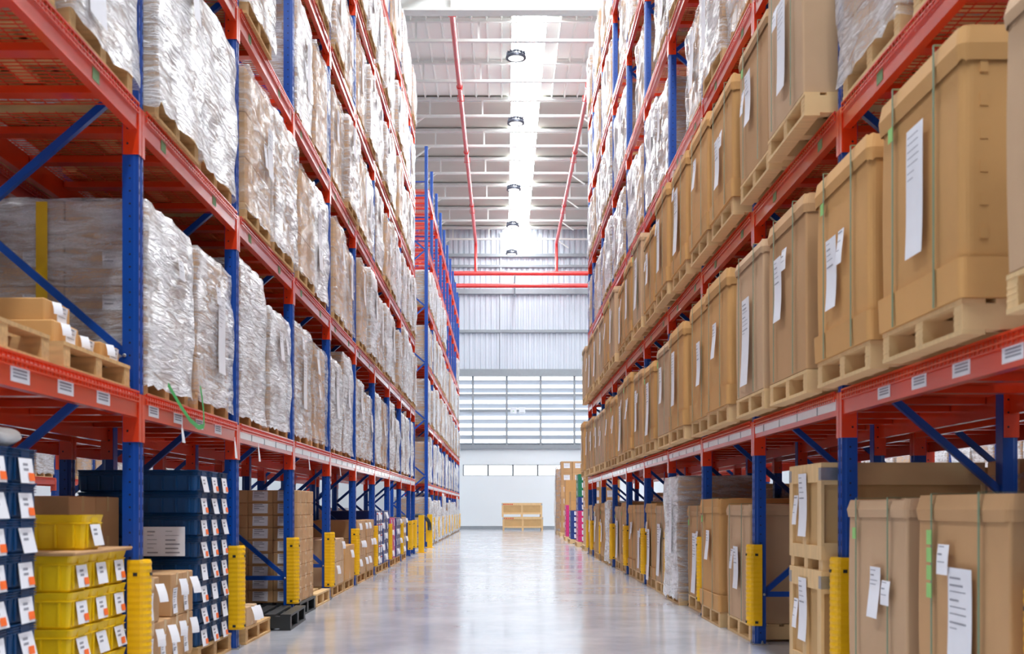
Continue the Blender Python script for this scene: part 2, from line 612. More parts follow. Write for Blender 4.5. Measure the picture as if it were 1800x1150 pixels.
def brace_meshes():
    out = []
    d0, d1 = -PD, -(RACKD - PD)
    z = 0.42
    b = MB()
    b.box(d1, d0, 0.03, 0.07, z - 0.022, z + 0.022)
    out.append(b.mesh('brace', 'blue'))
    front = True
    while z + 0.815 < POST_H - 1.4:
        b = MB()
        xa, xb = (d0, d1) if front else (d1, d0)
        b.bar((xa, 0.05, z + 0.02), (xb, 0.05, z + 0.795), 0.04, 0.045)
        out.append(b.mesh('brace', 'blue'))
        z += 0.815
        front = not front
    for zz in (z + 0.02, z + 0.75, z + 1.15):
        b = MB()
        b.box(d1, d0, 0.03, 0.07, zz - 0.02, zz + 0.02)
        out.append(b.mesh('brace', 'blue'))
    return out

POST, PLATE, BRACES = post_mesh(), plate_mesh(), brace_meshes()
def bolt_mesh():
    b = MB()
    b.lathe([(0.011, 0), (0.011, 0.008), (0.007, 0.011)], 8)
    return b.mesh('bolt', 'steel')
BOLT = bolt_mesh()

def frame(side, xface, y, label, group, near=False):
    """side -1: rack left of the aisle (faces +x); side 1: faces -x, so it is turned round"""
    if not seen(*sorted((side * xface, side * (xface + RACKD))), y, y + 0.1, 0, POST_H, 110):
        return
    parts = [('post', POST, (0, 0, 0)), ('post', POST, (-(RACKD - PD), PW, 0), (0, 0, R(180)))]
    parts[1] = ('post', POST, (-RACKD, PW, 0), (0, 0, R(180)))
    parts += [('base_plate', PLATE, (0, 0, 0)), ('base_plate', PLATE, (-RACKD, PW, 0), (0, 0, R(180)))]
    for k, m in enumerate(BRACES):
        parts.append(('brace', m))
    if near:
        parts += [('bolt', BOLT, (-0.08, -0.001, 0.42 + 1.63 * k), (R(90), 0, 0)) for k in range(3)]
    if side < 0:
        thing('rack_upright', parts, label, 'rack upright', (-xface, y, 0), 0, group=group)
    else:
        # mirror across the aisle so the punched face of each post still looks at the camera
        thing('rack_upright', parts, label, 'rack upright', (xface, y, 0), 0, (-1, 1, 1), group=group)

BEAM = {}
def beam_meshes(L):
    if L in BEAM:
        return BEAM[L]
    b = MB()
    # stepped box section; local x 0 = aisle face, y 0..L, z 0 = top
    o = [(0, -0.14), (0, -0.012), (-0.004, -0.008), (-0.004, 0.0), (-0.05, 0.0), (-0.05, -0.14)]
    b.loft([[(x, y, z) for x, z in reversed(o)] for y in (0.006, L - 0.006)])
    beam = b.mesh('beam_section', 'orange')
    b = MB()
    # end connector: plate on the post's side and a flange on its face
    b.box(-0.088, 0.008, 0.0013, 0.0063, -0.285, 0.0)
    b.box(0.0036, 0.008, -0.045, 0.0013, -0.285, 0.0)
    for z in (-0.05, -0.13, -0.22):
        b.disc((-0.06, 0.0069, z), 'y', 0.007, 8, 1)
    conn = b.mesh('end_connector', 'orange', 'hole_shade')
    b = MB()
    b.box(0.0005, 0.006, 0.03, L - 0.03, -0.105, -0.035)
    k = 0.45
    b2 = MB()
    while k < L - 0.1:
        b.box(0.0062, 0.0085, k - 0.008, k + 0.008, -0.108, -0.03, 1)
        k += 0.52
    holder = b.mesh('label_holder', 'holder', 'grey')
    b = MB()
    b.box(0.0005, 0.003, 0, 0.2, -0.115, -0.04)
    for z in (-0.06, -0.075, -0.09):
        b.quad([(0.0035, 0.02, z - 0.006), (0.0035, 0.17, z - 0.006), (0.0035, 0.17, z + 0.003), (0.0035, 0.02, z + 0.003)], 1)
    sticker = b.mesh('location_label', 'paper', 'ink')
    b = MB()
    b.box(0.0005, 0.003, 0, 0.1, -0.115, -0.05)
    gs = b.mesh('green_label', 'palegreen')
    BEAM[L] = (beam, conn, holder, sticker, gs)
    return BEAM[L]

def beam(side, xface, y0, L, top, label, group, holder=False, stickers=(), greens=(), rear=False):
    if not seen(*sorted((side * xface, side * (xface + 0.1))), y0, y0 + L, top - 0.3, top, 60):
        return
    bm, cn, hd, st, gs = beam_meshes(round(L, 3))
    parts = [('beam_section', bm), ('end_connector', cn), ('end_connector', cn, (0, L, 0), (0, 0, 0), (1, -1, 1))]
    if holder:
        parts.append(('label_holder', hd, None, None, None, 'clear strip of white shelf labels'))
    for s in stickers:
        parts.append(('location_label', st, (0, s, 0), None, None, 'white location label'))
    for s in greens:
        parts.append(('location_label', gs, (0, s, 0), None, None, 'pale green label'))
    x = side * (xface + 0.002) if not rear else side * (xface - 0.002)
    sx = -side * (-1 if rear else 1)
    thing('load_beam', parts, label, 'rack beam', (x, y0, top), 0, (sx, 1, 1), group=group)

DECK = {}
def deck_meshes(L):
    if L in DECK:
        return DECK[L]
    b = MB()
    t = 0.0028
    ny = int((L - 0.06) / 0.048)
    for i in range(ny + 1):                       # wires across the rack, dropping over the beam's face
        y = 0.03 + (L - 0.06) * i / ny
        b.box(-RACKD + 0.03, 0.014, y - t, y + t, 0.001, 0.001 + 2 * t)
        b.box(0.0088, 0.014, y - t, y + t, -0.05, 0.001)
    for i in range(11):
        x = -RACKD + 0.06 + i * (RACKD - 0.1) / 10
        b.box(x - t, x + t, 0.02, L - 0.02, 0.0068, 0.0122)
    for z in (-0.028, -0.052):
        b.box(0.0088, 0.0145, 0.02, L - 0.02, z, z + 0.007)
    b.box(0.006, 0.016, 0.02, L - 0.02, 0.0035, 0.0135)
    mesh = b.mesh('wire_grid', 'orange')
    b = MB()
    b.box(-RACKD + 0.056, -0.056, -0.05, 0.05, -0.045, -0.002)
    sup = b.mesh('support_channel', 'orange')
    DECK[L] = (mesh, sup)
    return DECK[L]

def deck(side, xface, y0, L, top, label, group):
    if not seen(*sorted((side * xface, side * (xface + RACKD))), y0, y0 + L, top - 0.06, top, 40):
        return
    g, s = deck_meshes(round(L, 3))
    n = 4 if L > 1.5 else 2
    parts = [('wire_grid', g)] + [('support_channel', s, (0, (k + 0.5) * L / n, 0)) for k in range(n)]
    thing('wire_mesh_deck', parts, label, 'wire deck', (side * xface, y0, top), 0, (-side, 1, 1), group=group)

def guard_meshes():
    b = MB()
    rings = []
    z = 0.0
    H = 0.68
    n = 36
    for i in range(n + 1):
        z = H * i / n
        k = 0.0 if (i % 2 == 0) else 0.004
        if i in (0, n):
            k = -0.004
        w, d = 0.134 + k, 0.118 + k
        # channel hugging the post: outer and inner outline, point for point (x 0 = its back edge)
        o = [(0, w / 2, z)] + [(d - 0.045 + 0.045 * math.cos(R(90 - 22.5 * a)), w / 2 * math.sin(R(90 - 22.5 * a)), z) for a in range(9)] + [(0, -w / 2, z)]
        q = 0.052
        inn = [(0, q, z), (0.03, q, z), (0.05, q, z), (0.062, q, z), (0.0625, 0.03, z), (0.0625, 0, z), (0.0625, -0.03, z), (0.062, -q, z), (0.05, -q, z), (0.03, -q, z), (0, -q, z)]
        rings.append((o, inn))
    def strip(A, B, flip):
        for a in range(len(A) - 1):
            p = (A[a], A[a + 1], B[a + 1], B[a])
            b.quad(p[::-1] if flip else p)
    for i in range(n):
        strip(rings[i][0], rings[i + 1][0], True)
        strip(rings[i][1], rings[i + 1][1], False)
        for e in (0, -1):
            b.quad((rings[i][0][e], rings[i][1][e], rings[i + 1][1][e], rings[i + 1][0][e]))
    strip(rings[0][0], rings[0][1], False)
    strip(rings[n][0], rings[n][1], True)
    body = b.mesh('guard_body', 'yellow')
    b = MB()
    b.box(0.08, 0.1235, -0.018, 0.018, 0, 0.018)
    b.box(0.035, 0.06, -0.0715, -0.06, 0, 0.02)
    b.box(0.035, 0.06, 0.06, 0.0715, 0, 0.02)
    clip = b.mesh('clip', 'black')
    return body, clip
GUARD = guard_meshes()

def guard(side, xface, y, label, group):
    if not seen(*sorted((side * xface, side * (xface - 0.12))), y - 0.02, y + 0.12, 0.1, 0.9, 60):
        return
    body, clip = GUARD
    parts = [('guard_body', body), ('clip', clip, (0, 0, 0.585)), ('clip', clip, (0, 0, 0.02))]
    # the cover clips round the post, its nose into the aisle
    thing('post_guard', parts, label, 'post guard', (side * (xface + 0.06), y + PW / 2, 0.158), 0 if side < 0 else R(180), group=group)

# ------------------------------------------------------------------ pallets
def pallet_parts(W, D, block, m='wood', h=0.14):
    """stringers run across the aisle (local x); front towards +x"""
    b = MB()
    n = 7
    for i in range(n):
        x = -D / 2 + (D - 0.1) * i / (n - 1)
        b.box(x, x + 0.1, -W / 2, W / 2, h - 0.02, h)
    top = b.mesh('top_deck', m)
    b = MB()
    b.box(-D / 2 + 0.004, D / 2 - 0.004, -0.045, 0.045, 0.02, h - 0.02)
    if block:
        for z in (0.045, 0.07, 0.095):
            b.box(D / 2 - 0.004, D / 2 - 0.002, -0.045, 0.045, z, z + 0.012)
    st = b.mesh('stringer', m)
    b = MB()
    b.box(-0.05, 0.05, -W / 2, W / 2, 0, 0.02)
    bot = b.mesh('bottom_board', m)
    return [('top_deck', top)] + [('stringer', st, (0, y, 0)) for y in (-W / 2 + 0.045, 0, W / 2 - 0.045)] + \
        [('bottom_board', bot, (x, 0, 0)) for x in (-D / 2 + 0.05, 0, D / 2 - 0.05)]

def pallet_one(W, D, m='wood', h=0.14):
    b = MB()
    for i in range(5):
        x = -D / 2 + (D - 0.14) * i / 4
        b.box(x, x + 0.14, -W / 2, W / 2, h - 0.02, h)
    for y in (-W / 2 + 0.045, 0, W / 2 - 0.045):
        b.box(-D / 2, D / 2, y - 0.045, y + 0.045, 0.02, h - 0.02)
    for x in (-D / 2 + 0.05, 0, D / 2 - 0.05):
        b.box(x - 0.05, x + 0.05, -W / 2, W / 2, 0, 0.02)
    return b.mesh('wooden_pallet', m)

PAL_W, PAL_D = 1.0, 0.97
PAL_L, PAL_L1 = pallet_parts(PAL_W, PAL_D, False), pallet_one(PAL_W, PAL_D)
PAL_R, PAL_R1 = pallet_parts(PAL_W, PAL_D, True, 'woodpale', 0.15), pallet_one(PAL_W, PAL_D, 'woodpale', 0.15)
PAL_B = pallet_parts(PAL_W, PAL_D, False, 'black', 0.15)

# ------------------------------------------------------------------ sheets, cartons, film
def sheet_mesh(w, h, lines, name='paper_sheet', curl=0.012, seed=0):
    """paper on a face that looks along +x; y across, z up, its top edge at 0"""
    r = random.Random(seed)
    b = MB()
    n = 7
    lean = r.uniform(-0.06, 0.06) * w
    pr = []
    for i in range(n + 1):
        t = i / n
        pr.append((0.004 + curl * t * t + 0.004 * math.sin(4 * t + seed), lean * t, -h * t))
    for i in range(n):
        (xa, ya, za), (xb, yb, zb) = pr[i], pr[i + 1]
        b.quad([(xa, ya - w / 2, za), (xb, yb - w / 2, zb), (xb, yb + w / 2, zb), (xa, ya + w / 2, za)])
    for k in range(lines):
        t = 0.06 + (0.4 if h > 0.25 else 0.8) * k / max(1, lines) * r.uniform(0.9, 1.0)
        i = min(int(t * n), n - 1)
        u = t * n - i
        x = pr[i][0] * (1 - u) + pr[i + 1][0] * u + 0.0025
        ln = r.uniform(0.3, 0.75) * w
        y0 = -w / 2 + 0.1 * w + lean * t
        hh = r.choice((0.004, 0.004, 0.008))
        b.quad([(x, y0, -h * t - hh), (x, y0 + ln, -h * t - hh), (x, y0 + ln, -h * t), (x, y0, -h * t)], 1)
    return b.mesh(name, 'paper', 'ink')
SHEETS = [sheet_mesh(0.21, 0.60, 7, seed=1), sheet_mesh(0.2, 0.42, 5, seed=2), sheet_mesh(0.26, 0.7, 8, seed=3), sheet_mesh(0.17, 0.3, 4, seed=4)]
SMALL = [sheet_mesh(0.11, 0.2, 3, seed=5), sheet_mesh(0.13, 0.14, 3, seed=6)]

def tag_mesh(w, h, tilt, name='hanging_tag'):
    b = MB()
    mx = Matrix.Rotation(R(-28), 4, 'Z') @ Matrix.Rotation(R(tilt), 4, 'Y')
    n = 5
    for i in range(n):
        za, zb = -h * i / n, -h * (i + 1) / n
        xa, xb = 0.012 * math.sin(2.2 * i / n), 0.012 * math.sin(2.2 * (i + 1) / n)
        b.quad([mx @ Vector(p) + Vector((w * 0.26, 0, 0)) for p in ((xa, -w / 2, za), (xb, -w / 2, zb), (xb, w / 2, zb), (xa, w / 2, za))])
    return b.mesh(name, 'paper')
TAGS = [tag_mesh(0.07, 0.11, -8), tag_mesh(0.075, 0.12, -16), tag_mesh(0.065, 0.10, -4)]

def carton_mesh(wx, wy, wz, m='card', tape=True, name='carton'):
    """standing on z 0; closed, flaps taped along the top, down both ends"""
    b = MB()
    r = min(0.006, wz / 8)
    b.loft([rrect(wx - 2 * r, wy - 2 * r, r, 0, 1), rrect(wx, wy, r, r, 1), rrect(wx, wy, r, wz - r, 1), rrect(wx - 2 * r, wy - 2 * r, r, wz, 1)])
    if tape:
        t = 0.0012
        b.box(-wx / 2 + 0.004, wx / 2 - 0.004, -0.024, 0.024, wz, wz + t, 1)
        for s in (-1, 1):
            b.box(min(s * wx / 2, s * (wx / 2 + t)), max(s * wx / 2, s * (wx / 2 + t)), -0.024, 0.024, wz * 0.72, wz, 1)
            b.box(min(s * wx / 2, s * (wx / 2 + t)), max(s * wx / 2, s * (wx / 2 + t)), -0.024, 0.024, 0, wz * 0.25, 1)
        b.box(-0.002, 0.002, -wy / 2, wy / 2, wz, wz + t / 2, 2)
    return b.mesh(name, m, 'tape', 'ink')

def film_mesh(W, D, H, seed, name='stretch_film'):
    """wrinkled wrap round a load; open below, skirt down over the pallet's top"""
    r = random.Random(seed)
    b = MB()
    nz, nr = 15, 10
    rings = []
    ph = [r.uniform(0, 6.28) for _ in range(8)]
    zs = [-0.075 + (H + 0.075) * i / nz for i in range(nz + 1)]
    for i, z in enumerate(zs):
        pts = []
        for sx, sy, a0 in ((1, 1, 0), (-1, 1, 90), (-1, -1, 180), (1, -1, 270)):
            for k in range(3):
                a = R(a0 + 45 * k)
                pts.append([sx * (D / 2 - 0.02) + 0.02 * math.cos(a), sy * (W / 2 - 0.02) + 0.02 * math.sin(a)])
            nxt = {(1, 1): (-1, 1), (-1, 1): (-1, -1), (-1, -1): (1, -1), (1, -1): (1, 1)}[(sx, sy)]
            p0 = pts[-1]
            ex = nxt[0] * (D / 2 - 0.02) + 0.02 * math.cos(R(a0 + 90))
            ey = nxt[1] * (W / 2 - 0.02) + 0.02 * math.sin(R(a0 + 90))
            for k in range(1, nr):
                t = k / nr
                pts.append([p0[0] + (ex - p0[0]) * t, p0[1] + (ey - p0[1]) * t])
        ring = []
        top = i == nz
        for j, (x, y) in enumerate(pts):
            wv = 0.007 * math.sin(9 * y + 7 * z + ph[0]) + 0.006 * math.sin(14 * x - 11 * z + ph[1]) + r.uniform(-0.006, 0.006)
            k = 1 + wv / (0.5 * max(D, W)) * 1.1
            if top:
                k *= 0.985
            dz = r.uniform(-0.025, 0.02) if i == 0 else (r.uniform(-0.012, 0.006) if top else 0)
            ring.append((x * k, y * k, z + dz))
        rings.append(ring)
    rings.append([(x * 0.55, y * 0.55, H + 0.004 + r.uniform(0, 0.012)) for x, y, z in rings[-1]])
    b.loft(rings, 0, False, True)
    return b

LOADS = []
def make_loads():
    r = random.Random(3)
    spec = [  # width, depth, height, layers, across, film
        (1.07, 1.03, 1.13, 4, 2, 'film'), (1.05, 1.03, 1.20, 5, 2, 'film'), (1.08, 1.03, 1.06, 4, 3, 'film2'),
        (1.06, 1.03, 1.22, 5, 3, 'film4'), (1.05, 1.03, 1.10, 3, 2, 'film3'), (1.08, 1.03, 1.17, 4, 2, 'film2'),
        (1.06, 1.03, 0.98, 4, 3, 'film'), (1.07, 1.03, 1.24, 6, 2, 'film4'),
    ]
    for i, (W, D, H, nl, na, fm) in enumerate(spec):
        lh = (H - 0.012) / nl
        cw, cd = (W - 0.06) / na, (D - 0.06) / 2
        cm = carton_mesh(cd - 0.006, cw - 0.006, lh - 0.003, 'card' if i % 3 else 'cardpale')
        lab = sheet_mesh(0.12, 0.1, 3, seed=40 + i, name='carton_label', curl=0.0)
        near = []
        for l in range(nl):
            for a in range(na):
                for d in range(2):
                    y = -W / 2 + 0.03 + cw * (a + 0.5)
                    x = -D / 2 + 0.03 + cd * (d + 0.5)
                    sub = None
                    if d == 1 or a == 0:
                        sub = [('carton_label', lab, (0.05, -(cw - 0.006) / 2 - 0.0005, lh * 0.8), (0, 0, R(-90)))] if a == 0 else None
                    near.append(('carton', cm, (x, y, 0.001 + lh * l), None, None, None, sub))
        body = carton_mesh(D - 0.06, W - 0.06, H - 0.014, 'card' if i % 3 else 'cardpale', name='carton_block')
        b = film_mesh(W, D, H, 20 + i)
        fme = b.mesh('stretch_film', fm, smooth=True)
        LOADS.append(dict(W=W, D=D, H=H, near=near, body=body, film=fme, kind=fm))
make_loads()
LOOK = {'film': 'white film-wrapped carton load', 'film2': 'milky film-wrapped carton load', 'film3': 'clear film-wrapped brown carton load', 'film4': 'creased white film-wrapped load'}

_b = MB()
_b.box(-0.035, 0.035, -0.002, 0, 0, 0.8)
YTAPE = _b.mesh('yellow_tape', 'yellowtape')

def wrapped(x, y, z, v, rz, near, label, group, hs=1.0, papers=(), extra=None):
    L = LOADS[v]
    parts = list(L['near']) if near else [('carton_block', L['body'])]
    parts.append(('stretch_film', L['film']))
    for (sh, yy, zz) in papers:
        parts.append(('paper_sheet', sh, (L['D'] / 2 + 0.008, yy, zz), None, None, 'white paper sheet'))
    if extra:
        parts += extra
    return thing('wrapped_load', parts, label, 'wrapped load', (x, y, z), rz, (1, 1, hs), group)

# big cardboard boxes of the other rack: body, cap, tray, straps
BOXES = []
def make_boxes():
    spec = [('card' if i % 2 else 'cardgold', w, h, cap, tray) for i, (w, h, cap, tray) in enumerate((
        (1.04, 1.10, 0.13, 0.16), (1.00, 1.02, 0.09, 0.0), (1.05, 1.14, 0.14, 0.17), (1.02, 1.06, 0.10, 0.0), (1.05, 1.0, 0.12, 0.15), (0.98, 1.13, 0.09, 0.0)))]
    for i, (m, W, H, cap, tray) in enumerate(spec):
        if i in (1, 5):
            m = 'cardpale'
        r = random.Random(70 + i)
        D = 1.0
        b = MB()
        rings = []
        for k in range(9):
            t = k / 8
            bulge = 0.014 * math.sin(math.pi * t)
            rings.append(rrect(D - 0.03 + bulge, W - 0.03 + bulge, 0.05 if tray else 0.015, 0.004 + (H - 0.012) * t, 5))
        b.loft(rings)
        for s in (1,):                                 # dimpled corner fold on the side next to the front
            if tray:
                for k in range(6):
                    zc = 0.25 + 0.14 * k
                    b.box(D / 2 - 0.12, D / 2 - 0.085, W / 2 - 0.0155, W / 2 - 0.005, zc, zc + 0.05)
        body = b.mesh('box_body', m)
        b = MB()
        rag = lambda z, a: z + r.uniform(-a, a)
        p0 = rrect(D, W, 0.04, 0, 4)
        b.loft([[(x, y, rag(H - cap, 0.008)) for x, y, z in p0], rrect(D + 0.012, W + 0.012, 0.04, H - cap * 0.5, 4), [(x * 0.985, y * 0.985, rag(H + 0.012, 0.006)) for x, y, z in p0],
                [(x * 0.5, y * 0.5, rag(H + 0.016, 0.01)) for x, y, z in p0]], 0, False, True)
        lid = b.mesh('lid', m)
        parts = [('box_body', body), ('lid', lid)]
        if tray:
            b = MB()
            b.loft([rrect(D + 0.002, W + 0.002, 0.03, 0.001, 4), rrect(D + 0.012, W + 0.012, 0.03, tray, 4), rrect(D - 0.008, W - 0.008, 0.03, tray + 0.001, 4)], 0, True, False)
            parts.append(('tray', b.mesh('tray', m)))
        for y in (-0.27, 0.26):
            b = MB()
            t = 0.0025
            o = D / 2 + 0.012
            for x0, x1, z0, z1 in ((o, o + t, 0.0, H + 0.022), (-o - t, -o, 0.0, H + 0.022), (-o - t, o + t, H + 0.024, H + 0.024 + t)):
                b.box(x0, x1, y - 0.009, y + 0.009, z0, z1)
            parts.append(('strap', b.mesh('strap', 'strapg'), None, None, None, 'grey green strap'))
        look = 'golden cardboard box with folded cap' if m == 'cardgold' else ('pale flat-topped cardboard box' if m == 'cardpale' else 'brown cardboard box')
        BOXES.append(dict(W=W, D=D, H=H, parts=parts, look=look))
make_boxes()
def sticker_mesh(n):
    b = MB()
    for k in range(n):
        b.box(0, 0.002, 0, 0.06, -0.085 * k - 0.07, -0.085 * k)
    return b.mesh('green_sticker', 'green')
GST = [sticker_mesh(1), sticker_mesh(4)]

def bigbox(x, y, z, v, label, group, r, hs=1.0, stickers=None, side=1):
    B = BOXES[v]
    D = B['D']
    parts = list(B['parts'])
    o = D / 2 + 0.016
    zz = B['H'] * r.uniform(0.62, 0.78)
    yy = r.uniform(-0.12, 0.12)
    parts.append(('paper_sheet', SHEETS[r.randrange(4)], (o, yy, zz), None, None, 'white paper sheet'))
    if r.random() < 0.6:
        parts.append(('paper_sheet', SMALL[r.randrange(2)], (o, yy + r.choice((-1, 1)) * 0.18, zz + r.uniform(-0.1, 0.12)), None, None, 'small white label'))
    if stickers is not None:
        parts.append(('green_sticker', GST[stickers], (o, -0.32, B['H'] * 0.86), None, None, 'green sticker'))
    return thing('cardboard_box', parts, label, 'cardboard box', (x, y, z), R(180), (1, 1, hs), group)

# ------------------------------------------------------------------ one rack block
def rack_block(side, xface, ystart, pitch, tops, nb, where, key, guards=True, rear_bays=99, holder_from=2):
    ys = [ystart + pitch * k for k in range(nb + 1)] + [ystart + pitch * nb + HALF]
    if side > 0:
        ys[0] = 4.40
    n = len(ys)
    for k, y in enumerate(ys):
        frame(side, xface, y, 'blue punched upright frame, %s of %s' % (ORD[k] if k < n - 1 else 'last', where), 'upright frames of ' + where, near=k < 5)
        if guards:
            guard(side, xface, y, 'yellow plastic guard on the %s upright of %s' % (ORD[k] if k < n - 1 else 'last', where), 'post guards of ' + where)
    for k in range(n - 1):
        y0 = ys[k] + PW
        L = ys[k + 1] - y0
        bay = ORD[k] if k < n - 2 else 'last half'
        for j, top in enumerate(tops):
            st, gr = (), ()
            hold = j == 0 and k >= holder_from
            if j == 0 and not hold:
                st = tuple(0.1 + 0.53 * i for i in range(int(L / 0.53)))
            if j in (1, 2) and k < 6:
                gr = (0.35, L - 0.75)
            beam(side, xface, y0, L, top, 'orange front beam, %s, %s bay, %s level' % (where, bay, ORD[j]), 'front beams of ' + where, hold, st, gr)
            if k < rear_bays:
                beam(side, xface + RACKD, y0, L, top, 'orange rear beam, %s, %s bay, %s level' % (where, bay, ORD[j]), 'rear beams of ' + where, rear=True)
            deck(side, xface, y0, L, top, 'orange wire mesh deck, %s, %s bay, %s level' % (where, bay, ORD[j]), 'wire decks of ' + where)
    return ys

def slots(ys, k):
    """centres of the pallet places in bay k"""
    if k == len(ys) - 2:
        return [ys[k] + PW + (ys[k + 1] - ys[k] - PW) / 2]
    return [ys[k] + PW + 0.60, ys[k + 1] - 0.60]

LW, RW, BW = 'left rack', 'right rack', 'far left rack'
ysL = rack_block(-1, XL, Y0L, DL, TOPL, NB, LW, 'l')
ysR = rack_block(1, XR, Y0R, DR, TOPR, NB, RW, 'r', holder_from=1)
ysB = rack_block(-1, XL, Y2, DL, TOPL, NB, BW, 'b', rear_bays=2, holder_from=0)

def half(i, n):
    return '' if n == 1 else (', nearer half' if i == 0 else ', farther half')

DECK_H = 0.0136
def fill_wrapped(side, ys, xface, tops, levels, where, detail_y, skip=(), dens=1.0, empties=()):
    n = len(ys) - 1
    for k in range(n):
        bay = ORD[k] if k < n - 1 else 'last half'
        sl = slots(ys, k)
        for j in levels:
            for i, y in enumerate(sl):
                if (k, j, i) in skip or (k, j) in empties:
                    continue
                z = tops[j] + DECK_H
                front = xface + (0.02 * rng.random() + 0.03 if j == 0 else 0.07 * rng.random() - (0.045 if side < 0 else 0.022))
                x = front + PAL_D / 2
                r = random.Random(k * 97 + j * 13 + i * 5 + side)
                if not seen(*sorted((side * xface, side * (xface + 1.0))), y - 0.5, y + 0.5, z, z + 1.4, 50):
                    continue
                v = r.randrange(len(LOADS))
                if side > 0:
                    v = r.choice((2, 5, 4, 4, 1, 7))
                if side < 0 and r.random() < 0.25:
                    v = r.choice((0, 3, 4))
                extra = None
                if side < 0 and ys is ysL and (k, j) == (1, 0):
                    v = (0, 2)[i]
                    if i == 0:
                        extra = [('yellow_tape', YTAPE, (-0.12, -LOADS[v]['W'] / 2 - 0.011, 0.3), None, None, 'yellow tape strip')]
                near = y < detail_y
                ph = 0.14 if side < 0 else 0.15
                pos = '%s bay, %s level%s' % (bay, ORD[j], half(i, len(sl)))
                rz = (0 if side < 0 else R(180)) + R(r.uniform(-0.8, 0.8))
                if side < 0:
                    pp = PAL_L if near else PAL_L1
                else:
                    pp = PAL_R if near else PAL_R1
                thing('wooden_pallet' if side < 0 else 'pine_pallet', pp, 'timber pallet under wrapped load, %s, %s' % (where, pos), 'pallet', (side * x, y, z), rz, group='pallets on ' + where)
                papers = []
                if r.random() < 0.85:
                    papers.append((SHEETS[r.randrange(4)], r.uniform(-0.3, 0.3), r.uniform(0.7, 0.95) * LOADS[v]['H']))
                if near and r.random() < 0.5:
                    papers.append((SMALL[r.randrange(2)], r.uniform(-0.3, 0.3), r.uniform(0.5, 0.9) * LOADS[v]['H']))
                wrapped(side * x, y, z + ph + 0.0005, v, rz, near, '%s, %s, %s' % (LOOK[LOADS[v]['kind']], where, pos), 'wrapped loads on ' + where, r.uniform(0.93, 1.07), papers, extra)

# left rack: wrapped loads on every beam level (the first bay of the first level is nearly empty)
fill_wrapped(-1, ysL, XL, TOPL, range(6), LW, 19, skip={(0, 0, 0), (0, 0, 1), (2, 2, 1)})
# block past the cross aisle; its top levels stand empty
fill_wrapped(-1, ysB, XL, TOPL, range(4), BW, 0, empties={(k, 3) for k in (4, 5, 6, 7)})
# right rack: boxes on two levels, wrapped loads above
fill_wrapped(1, ysR, XR, TOPR, range(2, 6), RW, 19, skip={(3, 2, 1), (4, 3, 1), (5, 3, 1), (6, 4, 1)})

def fill_boxes():
    n = len(ysR) - 1
    for k in range(n):
        bay = ORD[k] if k < n - 1 else 'last half'
        sl = slots(ysR, k)
        for j in (0, 1):
            for i, y in enumerate(sl):
                z = TOPR[j] + DECK_H
                r = random.Random(k * 31 + j * 7 + i * 3 + 5)
                x = XR - 0.2 + 0.52 + r.uniform(-0.02, 0.03)
                if k == 0:
                    y = (5.30, 6.50)[i]
                    x = 1.9 + 0.52
                if not seen(x - 0.5, x + 0.5, y - 0.5, y + 0.5, z, z + 1.4, 50):
                    continue
                pos = '%s bay, %s level%s' % (bay, ORD[j], half(i, len(sl)))
                v = r.randrange(6)
                if j == 0 and k == 0:
                    v = (2, 0)[i]
                if j == 0 and k in (1, 2):
                    v = (3, 5, 0, 2)[(k - 1) * 2 + i]
                if j == 1 and k == 0:
                    x = 2.075 + 0.5
                    thing('pine_pallet', PAL_R, 'pine pallet under wrapped load, right rack, ' + pos, 'pallet', (x, y, z), R(180), group='pallets on right rack')
                    wrapped(x, y, z + 0.1505, (4, 5)[i], R(180), True, 'film-wrapped load beside cardboard boxes, right rack, ' + pos, 'wrapped loads on right rack', 1.0)
                    continue
                rz = R(180)
                thing('pine_pallet', PAL_R if y < 20 else PAL_R1, 'pine pallet under cardboard box, right rack, %s' % pos, 'pallet', (x, y, z), rz, group='pallets on right rack')
                bigbox(x, y, z + 0.1505, v, '%s, right rack, %s' % (BOXES[v]['look'], pos), 'cardboard boxes on right rack', r, r.uniform(0.97, 1.05), r.choice((None, None, 0)))
fill_boxes()

def bay_before():
    # the bay before the first: only one tall box reaches into the picture
    y0 = 2.0
    L = ysR[0] - y0
    for xf, rear, lab in ((XR, False, 'front'), (XR + RACKD, True, 'rear')):
        beam(1, xf, y0, L, TOPR[0], 'orange %s beam before the first bay of right rack' % lab, 'beams before first bay', rear=rear)
    g, sm = deck_meshes(round(L, 3))
    thing('wire_mesh_deck', [('wire_grid', g)] + [('support_channel', sm, (0, (k + 0.5) * L / 4, 0)) for k in range(4)], 'orange wire deck before the first bay of right rack', 'wire deck', (XR, y0, TOPR[0]), 0, (-1, 1, 1))
    x, y, z = 1.88 + 0.52, 3.83, TOPR[0] + DECK_H
    thing('pine_pallet', PAL_R, 'pine pallet under the cardboard box cut by the right edge', 'pallet', (x, y, z), R(180), group='pallets on right rack')
    bigbox(x, y, z + 0.1505, 1, 'pale cardboard box cut by the right edge, first level', 'cardboard boxes on right rack', random.Random(2))
bay_before()

